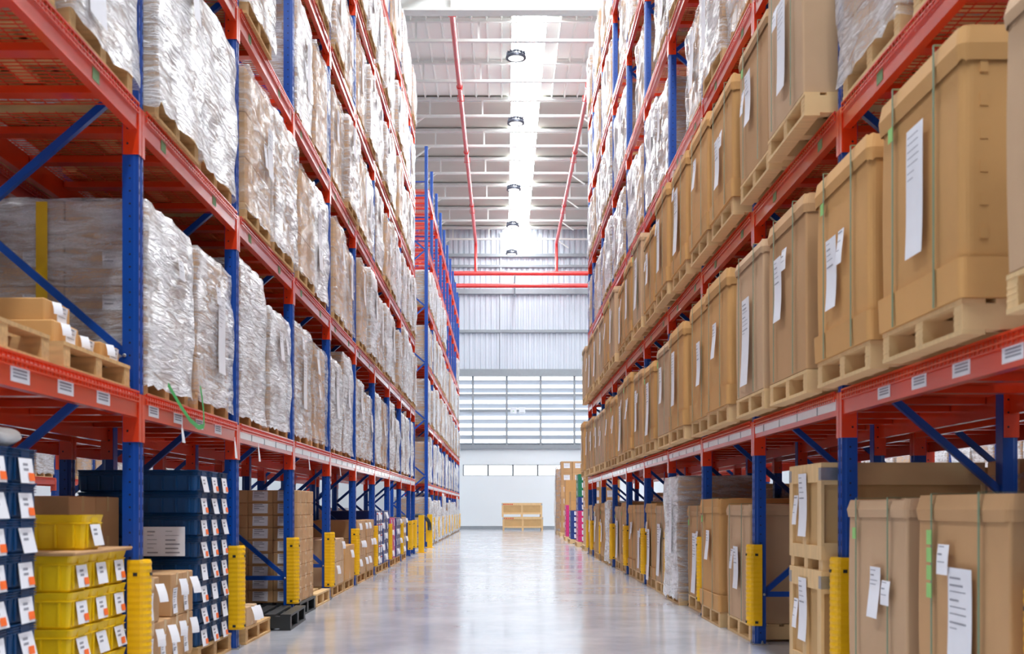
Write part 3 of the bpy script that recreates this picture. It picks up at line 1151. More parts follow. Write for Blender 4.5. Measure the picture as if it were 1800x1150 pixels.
# ------------------------------------------------------------------ neighbouring rack rows seen through the gaps
def back_row(side, xface, ystart, pitch, tops, nb, where):
    ys = [ystart + pitch * k for k in range(nb + 1)]
    xf = xface + RACKD + 0.25
    for k, y in enumerate(ys):
        frame(side, xf, y, 'blue upright frame behind the %s, %s from the front' % (where, ORD[k]), 'frames behind ' + where)
    for k in range(nb):
        y0 = ys[k] + PW
        L = pitch - PW
        for j in (0, 1):
            nm = 'row behind %s, %s bay, %s level' % (where, ORD[k], ORD[j])
            beam(side, xf, y0, L, tops[j], 'orange near beam, ' + nm, 'beams behind ' + where)
            beam(side, xf + RACKD, y0, L, tops[j], 'orange far beam, ' + nm, 'beams behind ' + where, rear=True)
            deck(side, xf, y0, L, tops[j], 'orange wire deck, ' + nm, 'decks behind ' + where)
            for i, y in enumerate((y0 + 0.6, y0 + L - 0.6)):
                z = tops[j] + DECK_H
                if k < 5 and seen(*sorted((side * xf, side * (xf + 1))), y - 0.5, y + 0.5, z, z + 1.2, 20):
                    x = side * (xf + RACKD / 2)
                    v = (k * 3 + j + i) % 8
                    thing('wooden_pallet', PAL_L1, 'timber pallet, %s%s' % (nm, half(i, 2)), 'pallet', (x, y, z), 0, group='pallets behind ' + where)
                    thing('wrapped_load', [('carton_block', LOADS[v]['body']), ('stretch_film', LOADS[v]['film'])], 'wrapped load, %s%s' % (nm, half(i, 2)), 'wrapped load', (x, y, z + 0.1405), 0, group='loads behind ' + where)
back_row(-1, XL, Y0L, DL, TOPL, 9, 'left rack')
back_row(1, XR, Y0R, DR, TOPR, 9, 'right rack')

def far_row(side, xf, ystart, nb, tops, where):
    ys = [ystart + 2.48 * k for k in range(nb + 1)]
    cnt = 0
    for k, y in enumerate(ys):
        frame(side, xf, y, 'blue upright frame of the row across the next aisle, %s side, %s' % (where, ORD[k]), 'frames across next aisle ' + where)
    for k in range(nb):
        y0 = ys[k] + PW
        L = 2.38
        nm = 'across next aisle, %s side, %s bay' % (where, ORD[k])
        beam(side, xf, y0, L, tops[0], 'orange beam ' + nm, 'beams across next aisle ' + where)
        beam(side, xf + RACKD, y0, L, tops[0], 'orange rear beam ' + nm, 'beams across next aisle ' + where, rear=True)
        deck(side, xf, y0, L, tops[0], 'orange wire deck ' + nm, 'decks across next aisle ' + where)
        for i, y in enumerate((y0 + 0.6, y0 + L - 0.6)):
            x = side * (xf + 0.5)
            z = tops[0] + DECK_H
            v = (k + i) % 8
            thing('pine_pallet', PAL_R1, 'pale pallet %s%s' % (nm, half(i, 2)), 'pallet', (x, y, z), 0, group='pallets across next aisle ' + where)
            thing('wrapped_load', [('carton_block', LOADS[v]['body']), ('stretch_film', LOADS[v]['film'])], 'wrapped load %s%s' % (nm, half(i, 2)), 'wrapped load', (x, y, z + 0.1505), 0, group='loads across next aisle ' + where)
far_row(-1, 10.4, 19.0, 10, TOPL, 'left')
far_row(1, 10.4, 19.0, 8, TOPR, 'right')

# ------------------------------------------------------------------ crates
def crate_mesh(wx, wy, h, m, name='plastic_crate', ribs=3):
    """open stacking crate: ribbed tapering walls and a flanged rim; front towards +x"""
    b = MB()
    t = 0.006
    tp = 0.012
    lv = [(0.0, 0.018), (0.012, tp), (h * 0.55, tp * 0.6), (h * 0.72, tp * 0.4)]
    for k in range(ribs):
        z = h * (0.74 + 0.08 * k)
        lv += [(z, 0.004), (z + h * 0.012, -0.004), (z + h * 0.03, -0.004), (z + h * 0.042, 0.004)]
    lv += [(h * 0.985, -0.006), (h, -0.006)]
    out = [rrect(wx - 2 * i, wy - 2 * i, 0.02, z, 3) for z, i in lv]
    inn = [rrect(wx - 0.03, wy - 0.03, 0.015, h, 3), rrect(wx - 0.045, wy - 0.045, 0.015, 0.012, 3)]
    b.loft(out + inn, 0, True, True)
    for s in (-1, 1):                              # upright ribs and a grip panel on the two ends
        for y in (-wy * 0.36, wy * 0.36):
            x = s * (wx / 2 - 0.006)
            b.box(min(x, x + s * 0.008), max(x, x + s * 0.008), y - 0.006, y + 0.006, 0.015, h * 0.73)
        x = s * (wx / 2 - 0.004)
        b.box(min(x, x + s * 0.008), max(x, x + s * 0.008), -wy * 0.16, wy * 0.16, h * 0.72, h * 0.96)
        for x in (-wx * 0.35, -wx * 0.12, wx * 0.12, wx * 0.35):
            y = s * (wy / 2 - 0.006)
            b.box(x - 0.006, x + 0.006, min(y, y + s * 0.008), max(y, y + s * 0.008), 0.015, h * 0.73)
    return b.mesh(name, m)

def card_tag(w, h, sticker, seed):
    b = MB()
    r = random.Random(seed)
    sk = r.uniform(-0.02, 0.02)
    b.quad([(0.022, -w / 2 + sk, -h), (0.022, w / 2 + sk, -h), (0.002, w / 2, 0), (0.002, -w / 2, 0)])
    for k in range(2):
        z = -h * (0.2 + 0.2 * k)
        x = 0.0035 + 0.02 * (0.2 + 0.2 * k)
        b.quad([(x + 0.001, -w * 0.25, z - 0.012), (x + 0.001, w * 0.1, z - 0.012), (x, w * 0.1, z), (x, -w * 0.25, z)], 1)
    me = b.mesh('card_tag', 'paper', 'ink')
    b = MB()
    b.quad([(0.0205, 0.0, -h * 0.9), (0.0205, w * 0.42, -h * 0.9), (0.0145, w * 0.42, -h * 0.58), (0.0145, 0.0, -h * 0.58)])
    for i in range(len(b.v)):
        p = b.v[i]
        b.v[i] = (p[0] + 0.003, p[1], p[2])
    return me, b.mesh('sticker', 'sticker')
CT = [card_tag(0.15, 0.115, True, s) for s in (1, 2, 3)]

def crate(x, y, z, me, h, wx, label, group, tagk, nm):
    sub = [('sticker', CT[tagk % 3][1], None, None, None, 'orange sticker')] if tagk % 4 != 3 else None
    parts = [('crate_body', me), ('card_tag', CT[tagk % 3][0], (wx / 2 + 0.002, 0, h * 0.72), None, None, 'white card tag', sub)]
    return thing(nm, parts, label, 'crate', (x, y, z), 0, group=group)

BC_H, BC_X, BC_Y = 0.16, 0.42, 0.295
BCM = crate_mesh(BC_X, BC_Y - 0.018, BC_H - 0.002, 'bluecrate')
YC_H, YC_X, YC_Y = 0.19, 0.42, 0.285
YCM = crate_mesh(YC_X, YC_Y - 0.018, YC_H - 0.002, 'yellowcrate', ribs=1)
TIER = ['bottom', 'second', 'third', 'fourth', 'fifth', 'sixth', 'seventh', 'eighth', 'ninth', 'tenth']

def tier(r, n):
    return 'topmost' if r == n - 1 else TIER[r]

def left_floor():
    # blue crates beside the first bay's near end
    thing('wooden_pallet', PAL_L, 'timber pallet on the floor under the nearest blue crates', 'pallet', (-2.23 - 0.5, 4.905, 0), 0, group='floor pallets of left rack')
    for r in range(8):
        for c, y in enumerate((4.63, 4.93, 5.23)):
            for d in range(2):
                x = -2.2 - BC_X / 2 - d * (BC_X + 0.03)
                z = 0.1402 + BC_H * r
                if d == 1 and r < 7:
                    continue
                if not seen(x - 0.2, x + 0.2, y - 0.15, y + 0.15, z, z + BC_H, 30):
                    continue
                crate(x, y, z, BCM, BC_H, BC_X, 'blue crate of the nearest stack, %s tier, %s column%s' % (tier(r, 8), ORD[c], ', behind' if d else ''), 'blue crates at the left edge', r + c, 'blue_crate')
    # folded white cloth on top
    b = MB()
    rr = random.Random(5)
    rings = []
    for i in range(9):
        t = i / 8
        ring = []
        for k in range(16):
            a = 2 * math.pi * k / 16
            wy = 0.23 * (1 - 0.1 * math.sin(3 * a + 1))
            wz = 0.045 * (1 + 0.25 * math.sin(2 * a + 5 * t))
            cz = 0.05 + 0.008 * math.sin(7 * t)
            e = math.sin(math.pi * (0.06 + 0.88 * t)) ** 0.35
            ring.append((-0.2 + 0.4 * t, wy * math.cos(a) * e, max(0.0, cz + wz * math.sin(a) * e)))
        rings.append(ring)
    b.loft(rings)
    props(ob('folded_cloth', b.mesh('cloth', 'cloth', smooth=True), None, (-2.42, 5.13, 0.1402 + 8 * BC_H)), 'folded white cloth lying on the nearest blue crates', 'cloth')
    # yellow crates
    thing('wooden_pallet', PAL_L, 'timber pallet on the floor under the yellow crates', 'pallet', (-2.23 - 0.5, 6.2, 0), 0, group='floor pallets of left rack')
    for r in range(4):
        for c, y in enumerate((5.98, 6.27, 6.56)):
            x = -2.22 - YC_X / 2
            z = 0.1402 + YC_H * r
            crate(x, y, z, YCM, YC_H, YC_X, 'yellow plastic crate, %s tier, %s column, beside the first guard' % (tier(r, 4), ORD[c]), 'yellow crates', r * 2 + c * 3 + 2, 'yellow_crate')
    b = MB()
    zt = 0.1402 + 4 * YC_H
    b.loft([rrect(0.47, 0.9, 0.01, 0, 2), rrect(0.48, 0.91, 0.01, 0.012, 2), rrect(0.475, 0.905, 0.01, 0.02, 2)])
    props(ob('cardboard_sheet', b.mesh('cardboard_sheet', 'card'), None, (-2.425, 6.27, zt)), 'cardboard sheet lying on the stacked yellow crates', 'cardboard sheet')
    crate(-2.43, 6.18, zt + 0.0205, YCM, YC_H, YC_X, 'single yellow crate standing on the cardboard sheet', 'yellow crates', 7, 'yellow_crate')
    # brown cartons behind them
    cm = carton_mesh(0.42, 0.46, 0.36, 'card')
    for r in range(3):
        for c, y in enumerate((7.45, 7.92)):
            thing('carton', cm, 'brown carton behind the first upright and yellow crates, %s tier, %s' % (tier(r, 3), ('nearer', 'farther')[c]), 'carton', (-2.96, y, 0.1402 + 0.361 * r), 0, group='cartons behind yellow crates')

    # first level, first bay: two pallets with a few flat cartons
    z = TOPL[0] + DECK_H
    thing('wooden_pallet', PAL_L, 'timber pallet at the left edge, first bay, first level, nearer half', 'pallet', (-XL - 0.5, slots(ysL, 0)[0], z), 0, group='pallets on left rack')
    y = slots(ysL, 0)[1]
    thing('wooden_pallet', PAL_L, 'timber pallet holding loose flat cartons, left rack, first bay, first level', 'pallet', (-XL - 0.5, y, z), 0, group='pallets on left rack')
    zp = z + 0.1405
    c1, c2 = carton_mesh(0.62, 0.34, 0.115, 'cardgold'), carton_mesh(0.55, 0.3, 0.10, 'cardgold')
    lb = sheet_mesh(0.13, 0.09, 3, seed=90, name='carton_label', curl=0.0)
    def flat(me, wx, x, yy, zz, h, label):
        thing('carton', [('carton_body', me), ('carton_label', lb, (wx / 2 + 0.001, 0.06, h * 0.9), None, None, 'white label'), ('paper_sheet', TAGS[0], (wx / 2 + 0.006, -0.06, h * 0.95), None, (0.7, 1, 0.6), 'folded white paper')], label, 'carton', (x, yy, zz), 0, group='loose flat cartons')
    flat(c1, 0.62, -2.56, y - 0.28, zp, 0.115, 'lower flat carton at the near end of the loose carton pallet')
    flat(c1, 0.62, -2.62, y - 0.24, zp + 0.1165, 0.115, 'flat carton lying on top of another on the loose carton pallet')
    flat(c2, 0.55, -2.55, y + 0.05, zp, 0.10, 'flat carton in the middle of the loose carton pallet')
    flat(c2, 0.55, -2.52, y + 0.36, zp, 0.10, 'flat carton at the far end of the loose carton pallet')

    # second bay: small tagged cartons, then a block of blue crates
    thing('wooden_pallet', PAL_L, 'timber pallet on the floor under small tagged cartons', 'pallet', (-2.2 - 0.5, 7.6, 0), 0, group='floor pallets of left rack')
    cw, ch, cd = 0.262, 0.285, 0.36
    cm = carton_mesh(cd, cw - 0.004, ch - 0.002, 'card')
    lab = sheet_mesh(0.1, 0.17, 8, seed=91, name='carton_label', curl=0.0)
    for r in range(2):
        for c in range(4):
            if r == 1 and c == 1:
                continue
            y = 7.12 + cw * c
            parts = [('carton_body', cm), ('carton_label', lab, (cd / 2 + 0.001, -0.05, ch * 0.66), None, None, 'printed label'), ('hanging_tag', TAGS[(r + c) % 3], (cd / 2 + 0.006, 0.05, ch * 0.85), None, None, 'white hanging paper')]
            thing('tagged_carton', parts, 'small brown carton with hanging paper, %s tier, %s from the first guard' % (('bottom', 'top')[r], ORD[c]), 'carton', (-2.19 - cd / 2, y, 0.1402 + ch * r), 0, group='small tagged cartons')
    thing('wooden_pallet', PAL_L, 'timber pallet under the blue crates beside the second guard', 'pallet', (-2.17 - 0.5, 8.66, 0), 0, group='floor pallets of left rack')
    for r in range(8):
        for c, y in enumerate((8.31, 8.61, 8.91)):
            for d in range(2):
                if d == 1 and c > 0:
                    continue
                x = -2.19 - BC_X / 2 - d * (BC_X + 0.03)
                crate(x, y, 0.1402 + BC_H * r, BCM, BC_H, BC_X, 'blue crate beside the second guard, %s tier, %s%s column' % (tier(r, 8), ORD[c], ' inner' if d else ''), 'blue crates by the second guard', r + c + d, 'blue_crate')
    b = MB()
    b.box(-0.15, 0.15, -0.003, 0, 0, 0.21)
    rr = random.Random(8)
    for k in range(6):
        z0 = 0.18 - 0.03 * k
        for xx in (-0.12, 0.01):
            ln = rr.uniform(0.04, 0.11)
            b.box(xx, xx + ln, -0.0038, -0.003, z0 - rr.choice((0.004, 0.01)), z0, 1)
    props(ob('delivery_sheet', b.mesh('delivery_sheet', 'paper', 'ink'), None, (-2.43, 8.160, 0.80)), 'large white delivery sheet stuck to the dark blue crates', 'label sheet')

    # third bay: low pallet with a small carton, then an empty black pallet standing out
    thing('wooden_pallet', PAL_L, 'low timber pallet with papers beside the second upright', 'pallet', (-2.13 - 0.5, 10.0, 0), 0, group='floor pallets of left rack')
    cm = carton_mesh(0.3, 0.4, 0.17, 'cardpale')
    thing('carton', [('carton_body', cm), ('paper_sheet', TAGS[1], (0.16, -0.06, 0.165), None, None, 'white paper'), ('paper_sheet', TAGS[1], (0.16, 0.07, 0.165), None, None, 'white paper')], 'small low carton with two white papers on the low pallet', 'carton', (-2.3, 9.75, 0.1402), 0)
    thing('plastic_pallet', PAL_B, 'empty black plastic pallet standing out into the aisle', 'pallet', (-1.98 - 0.5, 11.09, 0), R(2), group='black pallets')
    thing('plastic_pallet', PAL_B, 'black plastic pallet under the tall carton stack', 'pallet', (-2.1 - 0.5, 12.36, 0), 0, group='black pallets')
    cw, ch = 0.262, 0.131
    cm = carton_mesh(cw - 0.003, 0.32, ch - 0.001, 'card')
    lab = sheet_mesh(0.16, 0.1, 4, seed=92, name='carton_label', curl=0.0)
    for r in range(9):
        for c in range(4):
            for d in range(3):
                if d and c:
                    continue
                x = -2.14 - cw / 2 - cw * c
                parts = [('carton_body', cm)]
                if c != 2 and d == 0:
                    parts.append(('carton_label', lab, (0.0, -0.161, ch * 0.92), (0, 0, R(-90)), None, 'white label'))
                thing('carton', parts, 'labelled carton of the tall stack, %s tier, %s column, %s row' % (tier(r, 9), ORD[c], ORD[d]), 'carton', (x, 12.04 + 0.323 * d, 0.1502 + ch * r), 0, group='tall stack of labelled cartons')
    # light pallet and a round fibre drum stack
    thing('pine_pallet', PAL_R, 'pale pallet beside the fourth upright on the floor', 'pallet', (-2.12 - 0.5, 13.55, 0), 0, group='floor pallets of left rack')
    def drum(x, y, z, h, label):
        b = MB()
        b.lathe([(0.40, 0), (0.41, 0.02), (0.41, h - 0.06), (0.425, h - 0.06), (0.425, h - 0.01), (0.40, h)], 28)
        thing('fibre_drum', b.mesh('fibre_drum', 'card'), label, 'drum', (x, y, z), 0, group='fibre drums')
    drum(-2.74, 13.55, 0.1502, 0.42, 'lower round brown fibre drum on the pale pallet')
    drum(-2.74, 13.55, 0.5706, 0.42, 'upper round brown fibre drum on the pale pallet')
    # farther floor bays
    def stack(y, m, nr, na, wz, wx, label, group, papers, pal='timber pallet on the floor, %s', front=-2.15, lab=None, depth=2):
        thing('wooden_pallet', PAL_L, pal % label, 'pallet', (front - 0.5, y, 0), 0, group='floor pallets of left rack')
        W = 1.0
        cw = W / na
        cm = carton_mesh(wx, cw - 0.006, wz - 0.002, m)
        for r in range(nr):
            for a in range(na):
                for d in range(depth):
                    if d and (a or r < nr - 1):
                        continue
                    parts = [('carton_body', cm)]
                    yy = y - W / 2 + cw * (a + 0.5)
                    if d == 0 and papers:
                        if lab:
                            parts.append(('carton_label', lab, (wx / 2 + 0.001, 0, wz * 0.85), None, (1, min(1, cw / 0.3), min(1, wz / 0.25)), 'printed label'))
                        if (r * 2 + a * 3) % 4 < papers:
                            parts.append(('hanging_tag', TAGS[(r + a) % 3], (wx / 2 + 0.004, 0.05, wz * 0.85), None, None, 'white hanging paper'))
                    thing('carton', parts, '%s, %s tier, %s from the front%s' % (label, tier(r, nr), ORD[a], ', behind' if d else ''), 'carton', (front - 0.01 - wx / 2 - d * (wx + 0.004), yy, 0.1402 + wz * r), 0, group=group)
    lab2 = sheet_mesh(0.14, 0.16, 5, seed=93, name='carton_label', curl=0.0)
    redl = MB()
    redl.box(0, 0.002, -0.1, 0.1, -0.18, 0)
    redl.box(0.002, 0.003, -0.1, 0.1, -0.05, -0.02, 1)
    redl = redl.mesh('carton_label', 'paper', 'redprint')
    stack(14.95, 'cardpale', 2, 2, 0.3, 0.45, 'papered carton behind the fifth guard', 'papered cartons', 2)
    stack(16.05, 'cardgold', 1, 1, 0.48, 0.6, 'plain brown carton before the sixth guard', 'plain cartons', 1)
    stack(17.4, 'card', 3, 4, 0.27, 0.4, 'tagged brown carton behind the sixth guard', 'tagged cartons', 2)
    stack(18.55, 'card', 3, 3, 0.27, 0.4, 'tagged brown carton before the seventh guard', 'tagged cartons', 2)
    stack(19.9, 'navy', 5, 3, 0.19, 0.4, 'blue printed carton behind the seventh guard', 'blue printed cartons', 1, lab=redl)
    stack(21.0, 'navy', 5, 2, 0.19, 0.4, 'blue printed carton before the eighth guard', 'blue printed cartons', 1, lab=lab2)
    stack(22.3, 'pink', 4, 2, 0.2, 0.4, 'magenta printed carton behind the eighth guard', 'magenta cartons', 1, lab=lab2)
    stack(23.5, 'navy', 4, 3, 0.2, 0.4, 'blue carton before the ninth guard', 'blue cartons', 1, lab=lab2)
    stack(24.9, 'card', 4, 3, 0.2, 0.4, 'brown carton behind the ninth guard', 'brown cartons at the rack end', 1, lab=lab2)
    # row behind on the floor: big cartons and a dark crate stack
    for k in range(9):
        for i, y in enumerate(slots(ysL, k)):
            nm = 'floor of the row behind left rack, %s bay%s' % (ORD[k], half(i, 2))
            thing('floor_pallet', PAL_L1, 'timber pallet, ' + nm, 'pallet', (-4.05, y, 0), 0, group='floor pallets of the row behind left rack')
            v = (2, 5, 4)[(k + i) % 3]
            thing('brown_load', [('carton_block', LOADS[v]['body']), ('stretch_film', LOADS[4]['film'])], 'clear wrapped brown load, ' + nm, 'wrapped load', (-4.05, y, 0.1405), 0, (1, 1, 0.98 if k < 4 else 0.9), 'floor loads of the row behind left rack')
left_floor()

def wooden_crate(x, y, z, W, D, H, label, near=True, rz=0.0, two=2):
    """boarded crate: panels, framing battens, metal corner straps and feet; front along +x"""
    ft = 0.07 if near else 0.13
    b = MB()
    b.box(-D / 2 + 0.02, D / 2 - 0.02, -W / 2 + 0.02, W / 2 - 0.02, ft, H - 0.012)
    parts = [('crate_panel', b.mesh('crate_panel', 'plywood'))]
    def batten(x0, x1, y0, y1, z0, z1):
        bb = MB()
        bb.box(x0, x1, y0, y1, z0, z1)
        parts.append(('batten', bb.mesh('batten', 'woodpale')))
    for s in (-1, 1):
        xa, xb = (D / 2 - 0.02, D / 2) if s > 0 else (-D / 2, -D / 2 + 0.02)
        batten(xa, xb, -W / 2, W / 2, H - 0.11, H)
        batten(xa, xb, -W / 2, W / 2, ft, ft + 0.09)
        for k in range(two + 1):
            yy = -W / 2 + 0.045 + (W - 0.09) * k / two
            batten(xa, xb, yy - 0.045, yy + 0.045, ft + 0.09, H - 0.11)
        ya, yb = (W / 2 - 0.02, W / 2) if s > 0 else (-W / 2, -W / 2 + 0.02)
        batten(-D / 2 + 0.02, D / 2 - 0.02, ya, yb, H - 0.13, H)
        batten(-D / 2 + 0.02, D / 2 - 0.02, ya, yb, ft, ft + 0.11)
    bb = MB()
    bb.box(-D / 2, D / 2, -W / 2, W / 2, H, H + 0.012)
    parts.append(('crate_lid', bb.mesh('crate_lid', 'woodpale')))
    for yy in (-W / 2 + 0.05, 0, W / 2 - 0.05):
        bb = MB()
        bb.box(-D / 2 + 0.05, D / 2 - 0.01, yy - 0.045, yy + 0.045, 0, ft)
        parts.append(('foot', bb.mesh('foot', 'woodpale')))
    for s in (-1, 1):
        bb = MB()
        o = D / 2 + 0.0015
        yy = s * (W / 2 - 0.03)
        bb.box(o - 0.0015, o + 0.0005, yy - 0.028, yy + 0.031, H - 0.1, H - 0.02)
        yo = s * (W / 2 + 0.001)
        bb.box(D / 2 - 0.14, o + 0.0005, min(yo, yo + s * 0.0015), max(yo, yo + s * 0.0015), H - 0.1, H - 0.02)
        parts.append(('metal_corner', bb.mesh('metal_corner', 'steel'), None, None, None, 'shiny metal corner'))
    if near:
        parts.append(('paper_sheet', SHEETS[1], (D / 2 + 0.004, -0.02, H * 0.93), None, None, 'white paper sheet'))
        parts.append(('paper_sheet', SMALL[0], (D / 2 + 0.004, -0.2, H * 0.72), None, None, 'small white label'))
    else:
        bb = MB()
        for k in range(5):
            bb.box(-W / 2 + 0.1 + 0.09 * k, -W / 2 + 0.1 + 0.09 * k + 0.06, -D / 2 - 0.002, -D / 2 - 0.0005, 0, 0.05)
    return thing('wooden_crate', parts, label, 'crate', (x, y, z), rz, group=None)

def right_floor():
    def pal(y, x, lab, me=PAL_R):
        thing('wooden_pallet', me, lab, 'pallet', (x, y, 0), R(180), group='floor pallets of right rack')
    # the two wooden crates behind the first upright
    wooden_crate(2.02 + 0.52, 7.62, 0.0, 0.8, 1.04, 0.73, 'lower wooden crate standing on the floor behind the first right upright', rz=R(180))
    wooden_crate(2.02 + 0.52, 7.62, 0.7425, 0.8, 1.04, 0.68, 'upper wooden crate with shiny corners stacked on another crate', rz=R(180))
    spots = [(5.06, 2.0, 3, 1), (6.2, 2.0, 5, 0)]
    r = random.Random(17)
    k = 0
    for y, xf, v, st in spots:
        pal(y, xf + 0.52, 'pine pallet on the floor under box, right rack, first bay, %s half' % ('nearer', 'farther')[k])
        bigbox(xf + 0.52, y, 0.1505, v, '%s on the floor, right rack, first bay, %s half' % (BOXES[v]['look'], ('nearer', 'farther')[k]), 'boxes on the floor of right rack', r, 0.98 if v == 3 else 0.91, st)
        k += 1
    n = len(ysR) - 1
    seq = [5, 0, 3, 2, 1, 4, 3, 0, 2, 1, 5, 2, 3, 0]
    q = 0
    for b in range(2, n):
        sl = slots(ysR, b)
        bay = ORD[b] if b < n - 1 else 'last half'
        for i, y in enumerate(sl):
            v = seq[q % len(seq)]
            q += 1
            xf = 2.06 + r.uniform(-0.03, 0.06)
            pos = '%s bay%s' % (bay, half(i, len(sl)))
            pal(y, xf + 0.52, 'pine pallet on the floor, right rack, %s' % pos, PAL_R if y < 20 else PAL_R1)
            if (b, i) == (3, 1):
                wrapped(xf + 0.52, y, 0.1505, 3, R(180), True, 'tall white film-wrapped load on the floor among cardboard boxes', 'wrapped loads on right rack', 1.12, [(SHEETS[0], 0.1, 1.0)])
                continue
            if (b, i) == (7, 0):
                wrapped(xf + 0.52, y, 0.1505, 2, R(180), False, 'milky wrapped load on the floor, right rack, eighth bay', 'wrapped loads on right rack', 1.05)
                continue
            bigbox(xf + 0.52, y, 0.1505, v, '%s on the floor, right rack, %s' % (BOXES[v]['look'], pos), 'boxes on the floor of right rack', r, 1.02 / BOXES[v]['H'] * r.uniform(0.98, 1.05), r.choice((None, 0)))
    # wrapped dark loads of the row behind
    for k, b in enumerate(range(0, 9)):
        for i, y in enumerate(slots(ysR, b)):
            nm = 'floor of the row behind right rack, %s bay%s' % (ORD[k], half(i, 2))
            thing('floor_pallet', PAL_R1, 'pine pallet, ' + nm, 'pallet', (4.0, y, 0), 0, group='pallets behind right rack boxes')
            v = (0, 1, 5, 7)[(k + i) % 4]
            thing('brown_load', [('carton_block', LOADS[v]['body']), ('stretch_film', LOADS[4]['film'])], 'clear wrapped brown load, ' + nm, 'wrapped load', (4.0, y, 0.1505), 0, (1, 1, 1.12), 'loads behind right rack boxes')
right_floor()

# block past the cross aisle: wrapped loads on its floor
def far_floor():
    n = len(ysB) - 1
    for k in range(n):
        sl = slots(ysB, k)
        bay = ORD[k] if k < n - 1 else 'last half'
        for i, y in enumerate(sl):
            v = (0, 1, 3, 6, 7)[(k * 2 + i) % 5]
            pos = 'far left rack, %s bay%s' % (bay, half(i, len(sl)))
            thing('wooden_pallet', PAL_L1, 'timber pallet on the floor, ' + pos, 'pallet', (-XL - 0.48, y, 0), 0, group='floor pallets of far left rack')
            hs = (1.15, 0.95, 1.0, 1.25, 0.9)[(k + i * 2) % 5]
            thing('wrapped_load', [('carton_block', LOADS[v]['body']), ('stretch_film', LOADS[v]['film'])], 'wrapped load on the floor, ' + pos, 'wrapped load', (-XL - 0.48, y, 0.1405), 0, (1, 1, hs), 'floor loads of far left rack')
far_floor()

# hoop barrier at the corner of the far block, and a yellow post at the near block's end
def barrier():
    b = MB()
    b.box(-0.07, 0.07, -0.07, 0.07, 0.012, 0.95)
    post = b.mesh('barrier_post', 'yellow')
    b = MB()
    b.box(-0.12, 0.12, -0.1, 0.1, 0, 0.012)
    pl = b.mesh('base_plate', 'yellow')
    b = MB()
    pts = [(-1.0, 0, 0.86), (-0.6, 0, 0.9), (-0.3, 0, 0.92)] + [(-0.3 + 0.3 * math.sin(R(a)), 0, 0.62 + 0.3 * math.cos(R(a))) for a in (15, 30, 45, 60, 75, 90)] + [(0, 0, 0.5)]
    b.tube(pts, 0.055, 10)
    hoop = b.mesh('hoop', 'black', smooth=True)
    thing('corner_barrier', [('barrier_post', post), ('base_plate', pl), ('hoop', hoop, (0, -0.13, 0), None, None, 'black curved hoop')], 'yellow corner barrier with black hoop at the far rack end', 'barrier', (-2.08, 32.4, 0))
    thing('corner_barrier', [('barrier_post', post), ('base_plate', pl)], 'yellow barrier post at the end of the near left rack', 'barrier', (-2.06, 28.75, 0))
barrier()

# green strap hanging from the second bay's first-level pallet, and small beam tags
def bits():
    b = MB()
    pts = []
    y0, z0 = 7.15, TOPL[0] + 0.05
    ctrl = [(0.0, 0.05), (0.25, -0.05), (0.5, -0.135), (0.72, -0.17), (0.86, -0.15), (0.85, -0.05), (0.80, 0.06), (0.76, 0.12)]
    P = []
    for i in range(len(ctrl) - 1):
        for t in (0, 0.33, 0.66):
            P.append((ctrl[i][0] + (ctrl[i + 1][0] - ctrl[i][0]) * t, ctrl[i][1] + (ctrl[i + 1][1] - ctrl[i][1]) * t))
    P.append(ctrl[-1])
    x0 = -2.105
    for i in range(len(P) - 1):
        (ya, za), (yb, zb) = P[i], P[i + 1]
        dy, dz = yb - ya, zb - za
        l = math.hypot(dy, dz)
        ny, nz = -dz / l * 0.016, dy / l * 0.016
        for o in (0, 0.0015):
            b.quad([(o, ya + ny, za + nz), (o, yb + ny, zb + nz), (o, yb - ny, zb - nz), (o, ya - ny, za - nz)])
    props(ob('strapping_band', b.mesh('strapping_band', 'greenstrap'), None, (x0, y0, z0)), 'loose green strapping band hanging over the first-level beam', 'strap')
    for k, (y, h) in enumerate(((7.62, 0.1), (9.12, 0.14), (10.0, 0.13), (12.6, 0.12), (15.0, 0.12))):
        b = MB()
        b.box(-0.001, 0.001, -0.006, 0.006, 0.0, 0.03)
        b.quad([(0.0, -0.02, 0.0), (0.012, -0.04, -h), (0.012, 0.04, -h), (0.0, 0.02, 0.0)])
        props(ob('hanging_tag', b.mesh('hanging_tag', 'paper'), None, (-XL + 0.012, y, TOPL[0] - 0.14)), 'small white tag hanging under the first-level beam, %s from the front' % ORD[k], 'tag', 'tags on the first-level beam')
bits()

